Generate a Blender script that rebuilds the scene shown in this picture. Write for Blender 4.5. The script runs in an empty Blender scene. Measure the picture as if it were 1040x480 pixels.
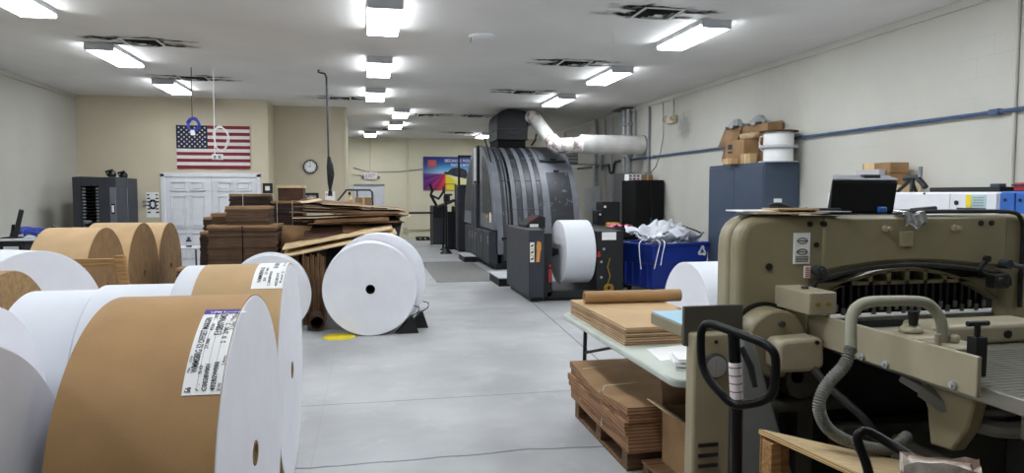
import bpy, bmesh, math, random
from mathutils import Vector, Matrix
random.seed(11)
PI = math.pi
scene = bpy.context.scene
COL = scene.collection
R = math.radians

# ------------------------------------------------------------------ mesh collector
class MB:
    def __init__(s):
        s.v = []; s.f = []; s.m = []; s.s = []
    def add(s, vs, fs, m=0, smooth=False):
        o = len(s.v)
        s.v += [tuple(p) for p in vs]
        for f in fs:
            s.f.append([o + i for i in f]); s.m.append(m); s.s.append(smooth)
        return s
    def box(s, lo, hi, m=0, M=None):
        x0, y0, z0 = lo; x1, y1, z1 = hi
        vs = [(x0,y0,z0),(x1,y0,z0),(x1,y1,z0),(x0,y1,z0),(x0,y0,z1),(x1,y0,z1),(x1,y1,z1),(x0,y1,z1)]
        if M is not None: vs = [tuple(M @ Vector(p)) for p in vs]
        return s.add(vs, [(0,3,2,1),(4,5,6,7),(0,1,5,4),(1,2,6,5),(2,3,7,6),(3,0,4,7)], m)
    def cbox(s, c, size, rz=0, m=0, rx=0, ry=0):
        M = Matrix.Translation(c) @ Matrix.Rotation(rz,4,'Z') @ Matrix.Rotation(ry,4,'Y') @ Matrix.Rotation(rx,4,'X')
        h = [k/2 for k in size]
        return s.box((-h[0],-h[1],-h[2]), h, m, M)
    def cyl(s, p0, p1, r0, r1=None, n=24, m=0, caps=True, smooth=True):
        p0 = Vector(p0); p1 = Vector(p1); r1 = r0 if r1 is None else r1
        a = (p1-p0).normalized(); u = a.orthogonal().normalized(); w = a.cross(u)
        vs = []
        for p, r in ((p0,r0),(p1,r1)):
            for i in range(n):
                t = 2*PI*i/n; vs.append(p + u*(r*math.cos(t)) + w*(r*math.sin(t)))
        s.add(vs, [(i,(i+1)%n,n+(i+1)%n,n+i) for i in range(n)], m, smooth)
        if caps: s.add(vs, [tuple(range(n-1,-1,-1)), tuple(range(n,2*n))], m)
        return s
    def ring(s, p0, p1, ro, ri, n=32, m=0):
        """hollow cylinder"""
        p0 = Vector(p0); p1 = Vector(p1); a = (p1-p0).normalized(); u = a.orthogonal().normalized(); w = a.cross(u)
        vs = []
        for p in (p0,p1):
            for r in (ro,ri):
                for i in range(n):
                    t = 2*PI*i/n; vs.append(p + u*(r*math.cos(t)) + w*(r*math.sin(t)))
        k = lambda b,i: b*n + i % n
        s.add(vs, [(k(0,i),k(0,i+1),k(2,i+1),k(2,i)) for i in range(n)], m, True)
        s.add(vs, [(k(1,i+1),k(1,i),k(3,i),k(3,i+1)) for i in range(n)], m, True)
        s.add(vs, [(k(0,i+1),k(0,i),k(1,i),k(1,i+1)) for i in range(n)], m)
        s.add(vs, [(k(2,i),k(2,i+1),k(3,i+1),k(3,i)) for i in range(n)], m)
        return s
    def tube(s, pts, r, n=10, m=0, closed=False, rib=None):
        pts = [Vector(p) for p in pts]; N = len(pts)
        tan = []
        for i in range(N):
            a = pts[i-1] if (i or closed) else pts[0]
            b = pts[(i+1) % N] if (i < N-1 or closed) else pts[-1]
            tan.append((b-a).normalized())
        u = tan[0].orthogonal().normalized(); vs = []
        for i in range(N):
            u = (u - tan[i]*u.dot(tan[i])).normalized(); w = tan[i].cross(u)
            rr = r[i] if isinstance(r,(list,tuple)) else r
            for j in range(n):
                t = 2*PI*j/n; vs.append(pts[i] + u*(rr*math.cos(t)) + w*(rr*math.sin(t)))
        fs = []
        for i in range(N if closed else N-1):
            k = (i+1) % N
            fs += [(i*n+j, i*n+(j+1)%n, k*n+(j+1)%n, k*n+j) for j in range(n)]
        s.add(vs, fs, m, True)
        if not closed: s.add(vs, [tuple(range(n-1,-1,-1)), tuple(range((N-1)*n, N*n))], m)
        return s
    def lathe(s, prof, origin=(0,0,0), n=32, m=0, axis='Z', smooth=True):
        o = Vector(origin); vs = []
        for r, h in prof:
            for i in range(n):
                t = 2*PI*i/n; c, d = r*math.cos(t), r*math.sin(t)
                vs.append(o + Vector((c,d,h) if axis == 'Z' else (h,c,d) if axis == 'X' else (d,h,c)))
        fs = []
        for k in range(len(prof)-1):
            fs += [(k*n+i, k*n+(i+1)%n, (k+1)*n+(i+1)%n, (k+1)*n+i) for i in range(n)]
        return s.add(vs, fs, m, smooth)
    def prism(s, poly, axis, a0, a1, m=0, smooth=False):
        """poly in the two other axes (cyclic order), extruded along axis"""
        def P(a, p):
            return (a,p[0],p[1]) if axis == 'X' else (p[0],a,p[1]) if axis == 'Y' else (p[0],p[1],a)
        n = len(poly); vs = [P(a0,p) for p in poly] + [P(a1,p) for p in poly]
        s.add(vs, [(i,(i+1)%n,n+(i+1)%n,n+i) for i in range(n)], m, smooth)
        return s.add(vs, [tuple(range(n-1,-1,-1)), tuple(range(n,2*n))], m)
    def strip(s, prof, axis, a0, a1, th=0.0, m=0, smooth=True):
        """open profile extruded, optional inward thickness ignored"""
        def P(a, p):
            return (a,p[0],p[1]) if axis == 'X' else (p[0],a,p[1]) if axis == 'Y' else (p[0],p[1],a)
        n = len(prof); vs = [P(a0,p) for p in prof] + [P(a1,p) for p in prof]
        return s.add(vs, [(i,i+1,n+i+1,n+i) for i in range(n-1)], m, smooth)
    def grid(s, nu, nv, fn, m=0, smooth=True):
        vs = [fn(i/nu, j/nv) for j in range(nv+1) for i in range(nu+1)]
        w = nu+1
        return s.add(vs, [(j*w+i, j*w+i+1, (j+1)*w+i+1, (j+1)*w+i) for j in range(nv) for i in range(nu)], m, smooth)
    def text(s, body, size, fn, m=0, align='LEFT'):
        vs, fs = text_mesh(body, size, align)
        return s.add([fn(x, y) for x, y in vs], fs, m)
    def build(s, name, mats, parent=None, local=False, bevel=0, seg=2, origin=None, solid=0, rot=None):
        if not isinstance(mats, (list,tuple)): mats = [mats]
        vs = [Vector(p) for p in s.v]
        loc = Vector((0,0,0))
        if parent is not None:
            root = parent
            while root.parent: root = root.parent
            if not local:
                inv = root.matrix_basis.inverted(); vs = [inv @ p for p in vs]
        elif not local:
            lo = [min(p[i] for p in vs) for i in range(3)]; hi = [max(p[i] for p in vs) for i in range(3)]
            loc = Vector(origin) if origin else Vector(((lo[0]+hi[0])/2, (lo[1]+hi[1])/2, lo[2]))
            vs = [p-loc for p in vs]
        me = bpy.data.meshes.new(name); me.from_pydata([tuple(p) for p in vs], [], s.f)
        for mt in mats: me.materials.append(mt)
        for p, mi, sm in zip(me.polygons, s.m, s.s):
            p.material_index = mi; p.use_smooth = sm
        bm = bmesh.new(); bm.from_mesh(me)
        bmesh.ops.remove_doubles(bm, verts=bm.verts, dist=1e-5)
        bmesh.ops.recalc_face_normals(bm, faces=bm.faces)
        bm.to_mesh(me); bm.free(); me.update(); me.set_sharp_from_angle(angle=R(38))
        o = bpy.data.objects.new(name, me); COL.objects.link(o); o.location = loc
        if parent is not None: o.parent = parent
        if solid:
            q = o.modifiers.new('thick','SOLIDIFY'); q.thickness = solid; q.offset = 0
        if bevel:
            b = o.modifiers.new('edge','BEVEL'); b.width = bevel; b.segments = seg; b.limit_method = 'ANGLE'; b.angle_limit = R(40)
            b.harden_normals = False
        return o

_tc = {}
def text_mesh(body, size, align='LEFT'):
    key = (body, size, align)
    if key in _tc: return _tc[key]
    cu = bpy.data.curves.new('t','FONT'); cu.body = body; cu.size = size; cu.align_x = align; cu.resolution_u = 2; cu.offset = size*.012
    ob = bpy.data.objects.new('t', cu); COL.objects.link(ob)
    dg = bpy.context.evaluated_depsgraph_get(); dg.update()
    me = bpy.data.meshes.new_from_object(ob.evaluated_get(dg))
    out = ([(v.co.x, v.co.y) for v in me.vertices], [tuple(p.vertices) for p in me.polygons])
    bpy.data.objects.remove(ob); bpy.data.curves.remove(cu); bpy.data.meshes.remove(me)
    _tc[key] = out
    return out

def tag(o, label, cat, group=None):
    o['label'] = label; o['category'] = cat; o['kind'] = 'thing'
    if group: o['group'] = group
    return o
def thing(name, label, cat, loc=(0,0,0), rz=0, group=None, rot=None):
    o = bpy.data.objects.new(name, None); COL.objects.link(o); o.empty_display_size = 0.1
    o.location = loc; o.rotation_euler = rot if rot else (0,0,rz)
    return tag(o, label, cat, group)
def struct(o):
    o['kind'] = 'structure'; return o
def copy_tree(o, loc=None, rz=None, label=None, parent=None):
    c = o.copy(); COL.objects.link(c); c.parent = parent
    if loc is not None: c.location = loc
    if rz is not None: c.rotation_euler = (0,0,rz)
    if label: c['label'] = label
    for ch in list(o.children): copy_tree(ch, parent=c)
    return c

# ------------------------------------------------------------------ materials
def lin(h):
    h = h.lstrip('#'); out = []
    for i in (0,2,4):
        c = int(h[i:i+2],16)/255
        out.append(c/12.92 if c <= .04045 else ((c+.055)/1.055)**2.4)
    return out
def _n(nt, t, **kw):
    n = nt.nodes.new(t)
    for k, v in kw.items():
        if k.startswith('i_'): n.inputs[k[2:].replace('_',' ')].default_value = v
        else: setattr(n, k, v)
    return n
def mat(name, col, rough=.6, metal=0, var=.08, scale=6, bump=0, bscale=80, spec=.5, stretch=None, col2=None, lo=.35, hi=.7, coat=0, detail=6):
    m = bpy.data.materials.new(name); m.use_nodes = True; nt = m.node_tree; L = nt.links.new
    b = nt.nodes['Principled BSDF']; c = lin(col) if isinstance(col,str) else col
    b.inputs['Roughness'].default_value = rough; b.inputs['Metallic'].default_value = metal
    b.inputs['Specular IOR Level'].default_value = spec; b.inputs['Coat Weight'].default_value = coat
    tc = _n(nt,'ShaderNodeTexCoord'); mp = _n(nt,'ShaderNodeMapping')
    if stretch: mp.inputs['Scale'].default_value = stretch
    L(tc.outputs['Object'], mp.inputs['Vector'])
    nz = _n(nt,'ShaderNodeTexNoise'); nz.inputs['Scale'].default_value = scale; nz.inputs['Detail'].default_value = detail
    L(mp.outputs['Vector'], nz.inputs['Vector'])
    rp = _n(nt,'ShaderNodeValToRGB')
    d = lin(col2) if col2 else [max(0,x*(1-var*2)) for x in c]
    e = c if col2 else [min(1,x*(1+var)) for x in c]
    rp.color_ramp.elements[0].position = lo; rp.color_ramp.elements[1].position = hi
    rp.color_ramp.elements[0].color = (*d,1); rp.color_ramp.elements[1].color = (*e,1)
    L(nz.outputs['Fac'], rp.inputs['Fac']); L(rp.outputs['Color'], b.inputs['Base Color'])
    if bump:
        n2 = _n(nt,'ShaderNodeTexNoise'); n2.inputs['Scale'].default_value = bscale; n2.inputs['Detail'].default_value = 3
        L(mp.outputs['Vector'], n2.inputs['Vector'])
        bp = _n(nt,'ShaderNodeBump'); bp.inputs['Strength'].default_value = bump; bp.inputs['Distance'].default_value = .01
        L(n2.outputs['Fac'], bp.inputs['Height']); L(bp.outputs['Normal'], b.inputs['Normal'])
    return m
def emit(name, col, strength):
    m = bpy.data.materials.new(name); m.use_nodes = True; nt = m.node_tree
    b = nt.nodes['Principled BSDF']; b.inputs['Base Color'].default_value = (.8,.8,.8,1)
    b.inputs['Emission Color'].default_value = (*lin(col),1); b.inputs['Emission Strength'].default_value = strength
    return m

M = {}
M['white_paper'] = mat('white_paper','#d8dbe1',.55,var=.02,scale=3)
M['paper_edge'] = mat('paper_edge','#efeff5',.8,var=.02,scale=4,bump=.05,bscale=200)
M['kraft'] = mat('kraft','#a98457',.7,var=.05,scale=5,bump=.08,bscale=150)
M['kraft_dark'] = mat('kraft_dark','#93714a',.85,var=.12,scale=7,bump=.15,bscale=120)
M['kraft_face'] = mat('kraft_face','#a38257',.9,var=.15,scale=22,bump=.4,bscale=60)
M['kraft_light'] = mat('kraft_light','#bc9c70',.7,var=.05,scale=4,bump=.06,bscale=120)
M['core'] = mat('core','#8a7248',.8,var=.2,scale=40)
M['core_shade'] = mat('core_shade','#15130f',.9)
M['label'] = mat('label','#f1f1ef',.5,var=.02)
M['ink'] = mat('ink','#1c1b1e',.6,var=.02)
M['purple'] = mat('purple','#4a3a8e',.5,var=.04)
M['grey_wrap'] = mat('grey_wrap','#b6b4b6',.6,var=.05,scale=3)
M['card'] = mat('card','#9c7a55',.85,var=.1,scale=5,bump=.1,bscale=90)
M['card_mid'] = mat('card_mid','#7d5d40',.85,var=.14,scale=5,bump=.1,bscale=90)
M['card_dark'] = mat('card_dark','#54392a',.9,var=.2,scale=6,bump=.1,bscale=90)
M['card_pale'] = mat('card_pale','#d8bd94',.8,var=.08,scale=5)
def layered(name, a, b, pitch, rough=.85):
    m = mat(name, a, rough, var=.1, scale=9); nt = m.node_tree; L = nt.links.new
    bs = nt.nodes['Principled BSDF']; src = bs.inputs['Base Color'].links[0].from_socket
    tc = nt.nodes.new('ShaderNodeTexCoord'); w = nt.nodes.new('ShaderNodeTexWave'); w.bands_direction = 'Z'
    w.inputs['Scale'].default_value = 1/pitch*0.314159; w.inputs['Distortion'].default_value = .8; w.inputs['Detail'].default_value = 2; w.inputs['Detail Scale'].default_value = 2
    L(tc.outputs['Object'], w.inputs['Vector'])
    mx = nt.nodes.new('ShaderNodeMix'); mx.data_type = 'RGBA'
    L(w.outputs['Fac'], mx.inputs['Factor']); L(src, mx.inputs['A']); mx.inputs['B'].default_value = (*lin(b),1)
    L(mx.outputs['Result'], bs.inputs['Base Color'])
    return m
M['flats'] = layered('flats','#6b5038','#3a281b',.012)
M['flats_dark'] = layered('flats_dark','#48342a','#261a14',.014)
M['flats_table'] = layered('flats_table','#c9ab86','#8f6f50',.014)
M['flats_red'] = layered('flats_red','#a47a55','#6f4e35',.02)
M['wood'] = mat('wood','#a87e4a',.7,var=.22,scale=5,stretch=(1,14,14),bump=.1)
M['wood_dark'] = mat('wood_dark','#6e5034',.8,var=.25,scale=6,stretch=(1,10,10),bump=.15)
M['ply'] = mat('ply','#cdb489',.65,var=.1,scale=4,stretch=(1.5,12,12))
M['ply_edge'] = layered('ply_edge','#d9bb84','#8d6b3f',.008)
M['black'] = mat('black','#0d0e10',.55,var=.1)
M['black_gloss'] = mat('black_gloss','#040404',.4,var=.05,spec=.25)
M['black_matte'] = mat('black_matte','#050505',.8,var=.1,spec=.25)
M['charcoal'] = mat('charcoal','#2f323a',.55,var=.08,scale=4)
M['charcoal_dark'] = mat('charcoal_dark','#121418',.55,var=.1,scale=4,spec=.35)
M['steel_dark'] = mat('steel_dark','#3c3e43',.5,metal=.1,var=.1)
M['band'] = mat('band','#5a5d64',.55,metal=0,var=.1,scale=5)
M['band_light'] = mat('band_light','#6e7178',.55,metal=0,var=.08,scale=5)
def meshpanel(name, a, b, sc):
    m = mat(name, a, .5, var=.1); nt = m.node_tree; L = nt.links.new; bs = nt.nodes['Principled BSDF']
    src = bs.inputs['Base Color'].links[0].from_socket
    tc = nt.nodes.new('ShaderNodeTexCoord'); v = nt.nodes.new('ShaderNodeTexNoise'); v.inputs['Scale'].default_value = sc; v.inputs['Detail'].default_value = 8
    L(tc.outputs['Object'], v.inputs['Vector'])
    r = nt.nodes.new('ShaderNodeValToRGB'); r.color_ramp.elements[0].position = .60; r.color_ramp.elements[1].position = .72
    L(v.outputs['Fac'], r.inputs['Fac'])
    mx = nt.nodes.new('ShaderNodeMix'); mx.data_type = 'RGBA'
    L(r.outputs['Color'], mx.inputs['Factor']); L(src, mx.inputs['A']); mx.inputs['B'].default_value = (*lin(b),1)
    L(mx.outputs['Result'], bs.inputs['Base Color']); return m
M['window_mesh'] = meshpanel('window_mesh','#26282e','#6a707a',9)
M['chrome'] = mat('chrome','#c9cbd0',.25,metal=.9,var=.05)
M['galv'] = mat('galv','#b4b7b9',.4,metal=.35,var=.1,scale=12)
M['grey_metal'] = mat('grey_metal','#8f9396',.5,metal=.3,var=.06)
M['grey_light'] = mat('grey_light','#c8cbcf',.5,var=.05)
M['white'] = mat('white','#eeeeec',.5,var=.02)
M['white_paint'] = mat('white_paint','#dfe0e4',.45,var=.03)
M['white_plastic'] = mat('white_plastic','#e6e8ea',.4,var=.03)
M['duct'] = mat('duct','#e6e4e0',.55,var=.1,scale=3)
M['duct_tape'] = mat('duct_tape','#e0dad6',.6,col2='#85706a',scale=9,lo=.40,hi=.52)
M['blue_bin'] = mat('blue_bin','#1e3793',.4,var=.08,scale=4)
M['blue_pipe'] = mat('blue_pipe','#42597c',.45,var=.08)
M['blue_panel'] = mat('blue_panel','#2a63b4',.45,var=.05)
M['blue_cord'] = mat('blue_cord','#2f45a8',.5,var=.05)
M['locker'] = mat('locker','#404d60',.4,metal=.1,var=.04,scale=3)
M['red'] = mat('red','#b3222c',.5,var=.06)
M['red_flag'] = mat('red_flag','#7c1d30',.8,var=.05)
M['white_flag'] = mat('white_flag','#dcd6cf',.8,var=.03)
M['navy'] = mat('navy','#1b2040',.8,var=.05)
M['orange'] = mat('orange','#d99443',.6,var=.05)
M['yellow'] = mat('yellow','#e8d22c',.5,var=.05)
M['pink'] = mat('pink','#d65b86',.6,var=.05)
M['olive'] = mat('olive','#918769',.42,var=.07,scale=3.5,spec=.45,bump=.03,bscale=30)
M['olive_light'] = mat('olive_light','#9a9073',.42,var=.06,scale=4,spec=.45)
M['olive_pale'] = mat('olive_pale','#aaa187',.45,var=.06,scale=4)
M['olive_dark'] = mat('olive_dark','#4d4a3f',.5,var=.1,scale=5)
M['olive_blue'] = mat('olive_blue','#7d817d',.4,var=.06,scale=4)
M['machine_dark'] = mat('machine_dark','#22221e',.6,var=.2,scale=7)
M['bed_steel'] = mat('bed_steel','#98968c',.32,metal=.65,var=.12,scale=3,stretch=(14,1,1))
M['hose_grey'] = mat('hose_grey','#7a7a73',.6,var=.08)
M['hose_pale'] = mat('hose_pale','#a09d8a',.55,var=.08,scale=6)
M['table_top'] = mat('table_top','#c2c9bd',.5,var=.05,scale=5)
M['sky_blue'] = mat('sky_blue','#a4cfe4',.5,var=.04)
M['brass'] = mat('brass','#b59640',.35,metal=.8,var=.1)
M['torn'] = mat('torn','#d8cec2',.8,col2='#7d6858',scale=14,lo=.4,hi=.6,bump=.3,bscale=30)
M['tan_wrap'] = mat('tan_wrap','#8c7666',.8,col2='#665447',scale=6,stretch=(6,6,.6))
M['mat_grey'] = mat('mat_grey','#7d7c79',.9,var=.06,scale=8)
M['clear'] = mat('clear','#a3a7a8',.3,var=.1,spec=.6)
M['tape'] = mat('tape','#d6b98a',.35,var=.06,scale=8)
M['string'] = mat('string','#d9d6c4',.8)
M['lamp'] = emit('lamp','#f2f8ff',LAMP if 'LAMP' in globals() else 31.0)
M['exit_red'] = mat('exit_red','#d5564e',.5,var=.03)

# --- room surface materials
def wall_mat(name, col, block=None, stain=False):
    m = mat(name, col, .75, var=.025, scale=1.3, bump=.06, bscale=25)
    nt = m.node_tree; L = nt.links.new; bs = nt.nodes['Principled BSDF']
    geo = nt.nodes.new('ShaderNodeNewGeometry')
    src = bs.inputs['Base Color'].links[0].from_socket
    if block:
        # block courses: mapping world (y,z) on the long wall
        sep = nt.nodes.new('ShaderNodeSeparateXYZ'); L(geo.outputs['Position'], sep.inputs[0])
        cmb = nt.nodes.new('ShaderNodeCombineXYZ'); L(sep.outputs[block], cmb.inputs['X']); L(sep.outputs['Z'], cmb.inputs['Y'])
        br = nt.nodes.new('ShaderNodeTexBrick'); br.inputs['Scale'].default_value = 1; br.inputs['Brick Width'].default_value = .41; br.inputs['Row Height'].default_value = .205
        br.inputs['Mortar Size'].default_value = .008; br.inputs['Mortar Smooth'].default_value = .6
        L(cmb.outputs[0], br.inputs['Vector'])
        nz = nt.nodes.new('ShaderNodeTexNoise'); nz.inputs['Scale'].default_value = 1.2; nz.inputs['Detail'].default_value = 5; L(geo.outputs['Position'], nz.inputs['Vector'])
        rp = nt.nodes.new('ShaderNodeValToRGB'); rp.color_ramp.elements[0].position = .5; rp.color_ramp.elements[1].position = .72; L(nz.outputs['Fac'], rp.inputs['Fac'])
        mu = nt.nodes.new('ShaderNodeMath'); mu.operation = 'MULTIPLY'; L(br.outputs['Fac'], mu.inputs[0]); L(rp.outputs['Color'], mu.inputs[1])
        m2 = nt.nodes.new('ShaderNodeMath'); m2.operation = 'MULTIPLY'; m2.inputs[1].default_value = .10; L(mu.outputs[0], m2.inputs[0])
        mx = nt.nodes.new('ShaderNodeMix'); mx.data_type = 'RGBA'; L(m2.outputs[0], mx.inputs['Factor']); L(src, mx.inputs['A']); mx.inputs['B'].default_value = (.16,.15,.12,1)
        src = mx.outputs['Result']
        old = bs.inputs['Normal'].links[0].from_node
        b2 = nt.nodes.new('ShaderNodeBump'); b2.inputs['Strength'].default_value = .08; b2.inputs['Distance'].default_value = .01; b2.invert = True
        L(br.outputs['Fac'], b2.inputs['Height']); L(old.outputs['Normal'], b2.inputs['Normal']); L(b2.outputs['Normal'], bs.inputs['Normal'])
    if stain:
        def blob(c, rad, strength, colr, src):
            vs = nt.nodes.new('ShaderNodeVectorMath'); vs.operation = 'SUBTRACT'; L(geo.outputs['Position'], vs.inputs[0]); vs.inputs[1].default_value = c
            dv = nt.nodes.new('ShaderNodeVectorMath'); dv.operation = 'DIVIDE'; L(vs.outputs[0], dv.inputs[0]); dv.inputs[1].default_value = rad
            ln = nt.nodes.new('ShaderNodeVectorMath'); ln.operation = 'LENGTH'; L(dv.outputs[0], ln.inputs[0])
            nz = nt.nodes.new('ShaderNodeTexNoise'); nz.inputs['Scale'].default_value = 9; nz.inputs['Detail'].default_value = 6; L(geo.outputs['Position'], nz.inputs['Vector'])
            ad = nt.nodes.new('ShaderNodeMath'); ad.operation = 'ADD'; L(ln.outputs['Value'], ad.inputs[0]); L(nz.outputs['Fac'], ad.inputs[1])
            mr = nt.nodes.new('ShaderNodeMapRange'); mr.inputs['From Min'].default_value = 1.5; mr.inputs['From Max'].default_value = .9
            mr.inputs['To Min'].default_value = 0; mr.inputs['To Max'].default_value = strength; L(ad.outputs[0], mr.inputs['Value'])
            mx = nt.nodes.new('ShaderNodeMix'); mx.data_type = 'RGBA'; L(mr.outputs['Result'], mx.inputs['Factor']); L(src, mx.inputs['A']); mx.inputs['B'].default_value = (*colr,1)
            return mx.outputs['Result']
        src = blob((6.3,13.3,3.0),(1,.36,.33),.55,(.16,.16,.14),src)
        src = blob((6.3,10.0,3.1),(1,.9,.5),.16,(.3,.28,.24),src)
    L(src, bs.inputs['Base Color'])
    return m
M['wall_grey'] = wall_mat('wall_grey','#c8c6bc',block='Y',stain=True)
M['wall_left'] = wall_mat('wall_left','#b9b7ad')
M['wall_cream'] = wall_mat('wall_cream','#cdc2a9')
M['wall_far'] = wall_mat('wall_far','#e2dbc0')
M['wall_part'] = wall_mat('wall_part','#c4baa2')
M['ceil'] = mat('ceil','#e6e4e0',.85,var=.03,scale=.8)

def floor_mat():
    m = mat('concrete','#abacac',.5,var=.11,scale=1.1,bump=.04,bscale=60,detail=10)
    nt = m.node_tree; L = nt.links.new; bs = nt.nodes['Principled BSDF']; src = bs.inputs['Base Color'].links[0].from_socket
    geo = nt.nodes.new('ShaderNodeNewGeometry')
    # pale scuffed patches
    n2 = nt.nodes.new('ShaderNodeTexNoise'); n2.inputs['Scale'].default_value = 2.3; n2.inputs['Detail'].default_value = 9; n2.inputs['Roughness'].default_value = .65; L(geo.outputs['Position'], n2.inputs['Vector'])
    r2 = nt.nodes.new('ShaderNodeValToRGB'); r2.color_ramp.elements[0].position = .55; r2.color_ramp.elements[1].position = .8; L(n2.outputs['Fac'], r2.inputs['Fac'])
    k = nt.nodes.new('ShaderNodeMath'); k.operation = 'MULTIPLY'; k.inputs[1].default_value = .5; L(r2.outputs['Color'], k.inputs[0])
    mx = nt.nodes.new('ShaderNodeMix'); mx.data_type = 'RGBA'; L(k.outputs[0], mx.inputs['Factor']); L(src, mx.inputs['A']); mx.inputs['B'].default_value = (.62,.61,.59,1); src = mx.outputs['Result']
    # dark stains
    n3 = nt.nodes.new('ShaderNodeTexNoise'); n3.inputs['Scale'].default_value = .9; n3.inputs['Detail'].default_value = 8; L(geo.outputs['Position'], n3.inputs['Vector'])
    r3 = nt.nodes.new('ShaderNodeValToRGB'); r3.color_ramp.elements[0].position = .58; r3.color_ramp.elements[1].position = .85; L(n3.outputs['Fac'], r3.inputs['Fac'])
    k3 = nt.nodes.new('ShaderNodeMath'); k3.operation = 'MULTIPLY'; k3.inputs[1].default_value = .45; L(r3.outputs['Color'], k3.inputs[0])
    mx = nt.nodes.new('ShaderNodeMix'); mx.data_type = 'RGBA'; L(k3.outputs[0], mx.inputs['Factor']); L(src, mx.inputs['A']); mx.inputs['B'].default_value = (.17,.17,.17,1); src = mx.outputs['Result']
    sep = nt.nodes.new('ShaderNodeSeparateXYZ'); L(geo.outputs['Position'], sep.inputs[0])
    wob = nt.nodes.new('ShaderNodeTexNoise'); wob.inputs['Scale'].default_value = 1.7; wob.inputs['Detail'].default_value = 6; L(geo.outputs['Position'], wob.inputs['Vector'])
    def line(ax, bx, c, w, amp, src, dark=.85):
        """|a*X + b*Y + c + wobble| < w"""
        a = nt.nodes.new('ShaderNodeMath'); a.operation = 'MULTIPLY'; L(sep.outputs['X'], a.inputs[0]); a.inputs[1].default_value = ax
        b = nt.nodes.new('ShaderNodeMath'); b.operation = 'MULTIPLY_ADD'; L(sep.outputs['Y'], b.inputs[0]); b.inputs[1].default_value = bx; b.inputs[2].default_value = c
        s_ = nt.nodes.new('ShaderNodeMath'); L(a.outputs[0], s_.inputs[0]); L(b.outputs[0], s_.inputs[1])
        w_ = nt.nodes.new('ShaderNodeMath'); w_.operation = 'MULTIPLY_ADD'; L(wob.outputs['Fac'], w_.inputs[0]); w_.inputs[1].default_value = amp; w_.inputs[2].default_value = -amp*.5
        t = nt.nodes.new('ShaderNodeMath'); L(s_.outputs[0], t.inputs[0]); L(w_.outputs[0], t.inputs[1])
        ab = nt.nodes.new('ShaderNodeMath'); ab.operation = 'ABSOLUTE'; L(t.outputs[0], ab.inputs[0])
        mr = nt.nodes.new('ShaderNodeMapRange'); mr.inputs['From Min'].default_value = w; mr.inputs['From Max'].default_value = w*.3; mr.inputs['To Max'].default_value = dark; L(ab.outputs[0], mr.inputs['Value'])
        q = nt.nodes.new('ShaderNodeMix'); q.data_type = 'RGBA'; L(mr.outputs['Result'], q.inputs['Factor']); L(src, q.inputs['A']); q.inputs['B'].default_value = (.07,.07,.068,1)
        return q.outputs['Result']
    src = line(0,1,-4.33,.016,.16,src)
    src = line(0,1,-5.62,.012,.03,src,.6)
    src = line(0,1,-9.9,.012,.02,src,.35)
    src = line(1,-.058,-1.86,.014,.02,src,.8)
    src = line(1,0,.35,.008,.02,src,.1)
    L(src, bs.inputs['Base Color'])
    return m
M['concrete'] = floor_mat()
# ================================================================== ROOM
ZC = 3.72; XL = -5.95; XR = 6.3; YF = 26.4; YB = -4.0
struct(MB().box((XL-.2,YB-.2,-.15),(XR+.2,YF+.2,0)).build('floor', M['concrete'], origin=(0,0,0)))
struct(MB().box((XL-.2,YB-.2,ZC),(XR+.2,YF+.2,ZC+.15)).build('ceiling', M['ceil'], origin=(0,0,ZC)))
struct(MB().box((XL-.2,YB,0),(XL,YF,ZC)).build('wall_left', M['wall_left']))
struct(MB().box((XR,YB,0),(XR+.2,YF,ZC)).build('wall_right', M['wall_grey']))
struct(MB().box((XL-.2,YF,0),(XR+.2,YF+.2,ZC)).build('wall_far', M['wall_far']))
struct(MB().box((XL-.2,YB-.2,0),(XR+.2,YB,ZC)).build('wall_back', M['wall_grey']))
struct(MB().box((XL,16.4,0),(-2.12,20.6,ZC)).build('wall_corner', M['wall_cream']))
struct(MB().box((-2.12,17.45,0),(-.5,20.6,ZC)).build('wall_partition', M['wall_part']))
struct(MB().box((XR-.03,YB,3.63),(XR,YF,ZC)).build('trim_1', M['wall_grey'], bevel=.006))
struct(MB().box((XL,YB,3.64),(XL+.03,16.4,ZC)).build('trim_2', M['wall_left'], bevel=.006))
struct(MB().box((-.515,17.42,0),(-.455,17.5,ZC)).build('trim_3', M['wall_cream'], bevel=.006))
struct(MB().box((XL,YF-.015,0),(XR,YF,.1)).build('baseboard_far', M['wall_far']))
struct(MB().box((XL,16.385,0),(-4.36,16.4,.1)).build('baseboard_left', M['wall_cream']))

# double door
def six_panel(mb, x0, x1, z0, z1, y, m=0, d=.012):
    w = x1-x0; mx = w*.13; cx = (x0+x1)/2
    rows = [(.12,.40),(.45,.80),(.85,.95)]
    for a, b in rows:
        for u0, u1 in ((x0+mx, cx-w*.045),(cx+w*.045, x1-mx)):
            za, zb = z0+(z1-z0)*a, z0+(z1-z0)*b
            # raised moulding ring
            for q in ((u0,za,u1,za+.022),(u0,zb-.022,u1,zb),(u0,za,u0+.022,zb),(u1-.022,za,u1,zb)):
                mb.box((q[0],y-d,q[1]),(q[2],y,q[3]), m)
            mb.box((u0+.05,y-d*.7,za+.05),(u1-.05,y,zb-.05), m)
d1 = struct(thing('door_1','x','x')); 
for k in ('label','category'): del d1[k]
fr = MB().box((-4.33,16.36,0),(-4.25,16.42,2.09)).box((-2.37,16.36,0),(-2.29,16.42,2.09)).box((-4.33,16.36,2.02),(-2.29,16.42,2.11))
fr.build('door_frame', M['white_paint'], d1, bevel=.006)
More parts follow.
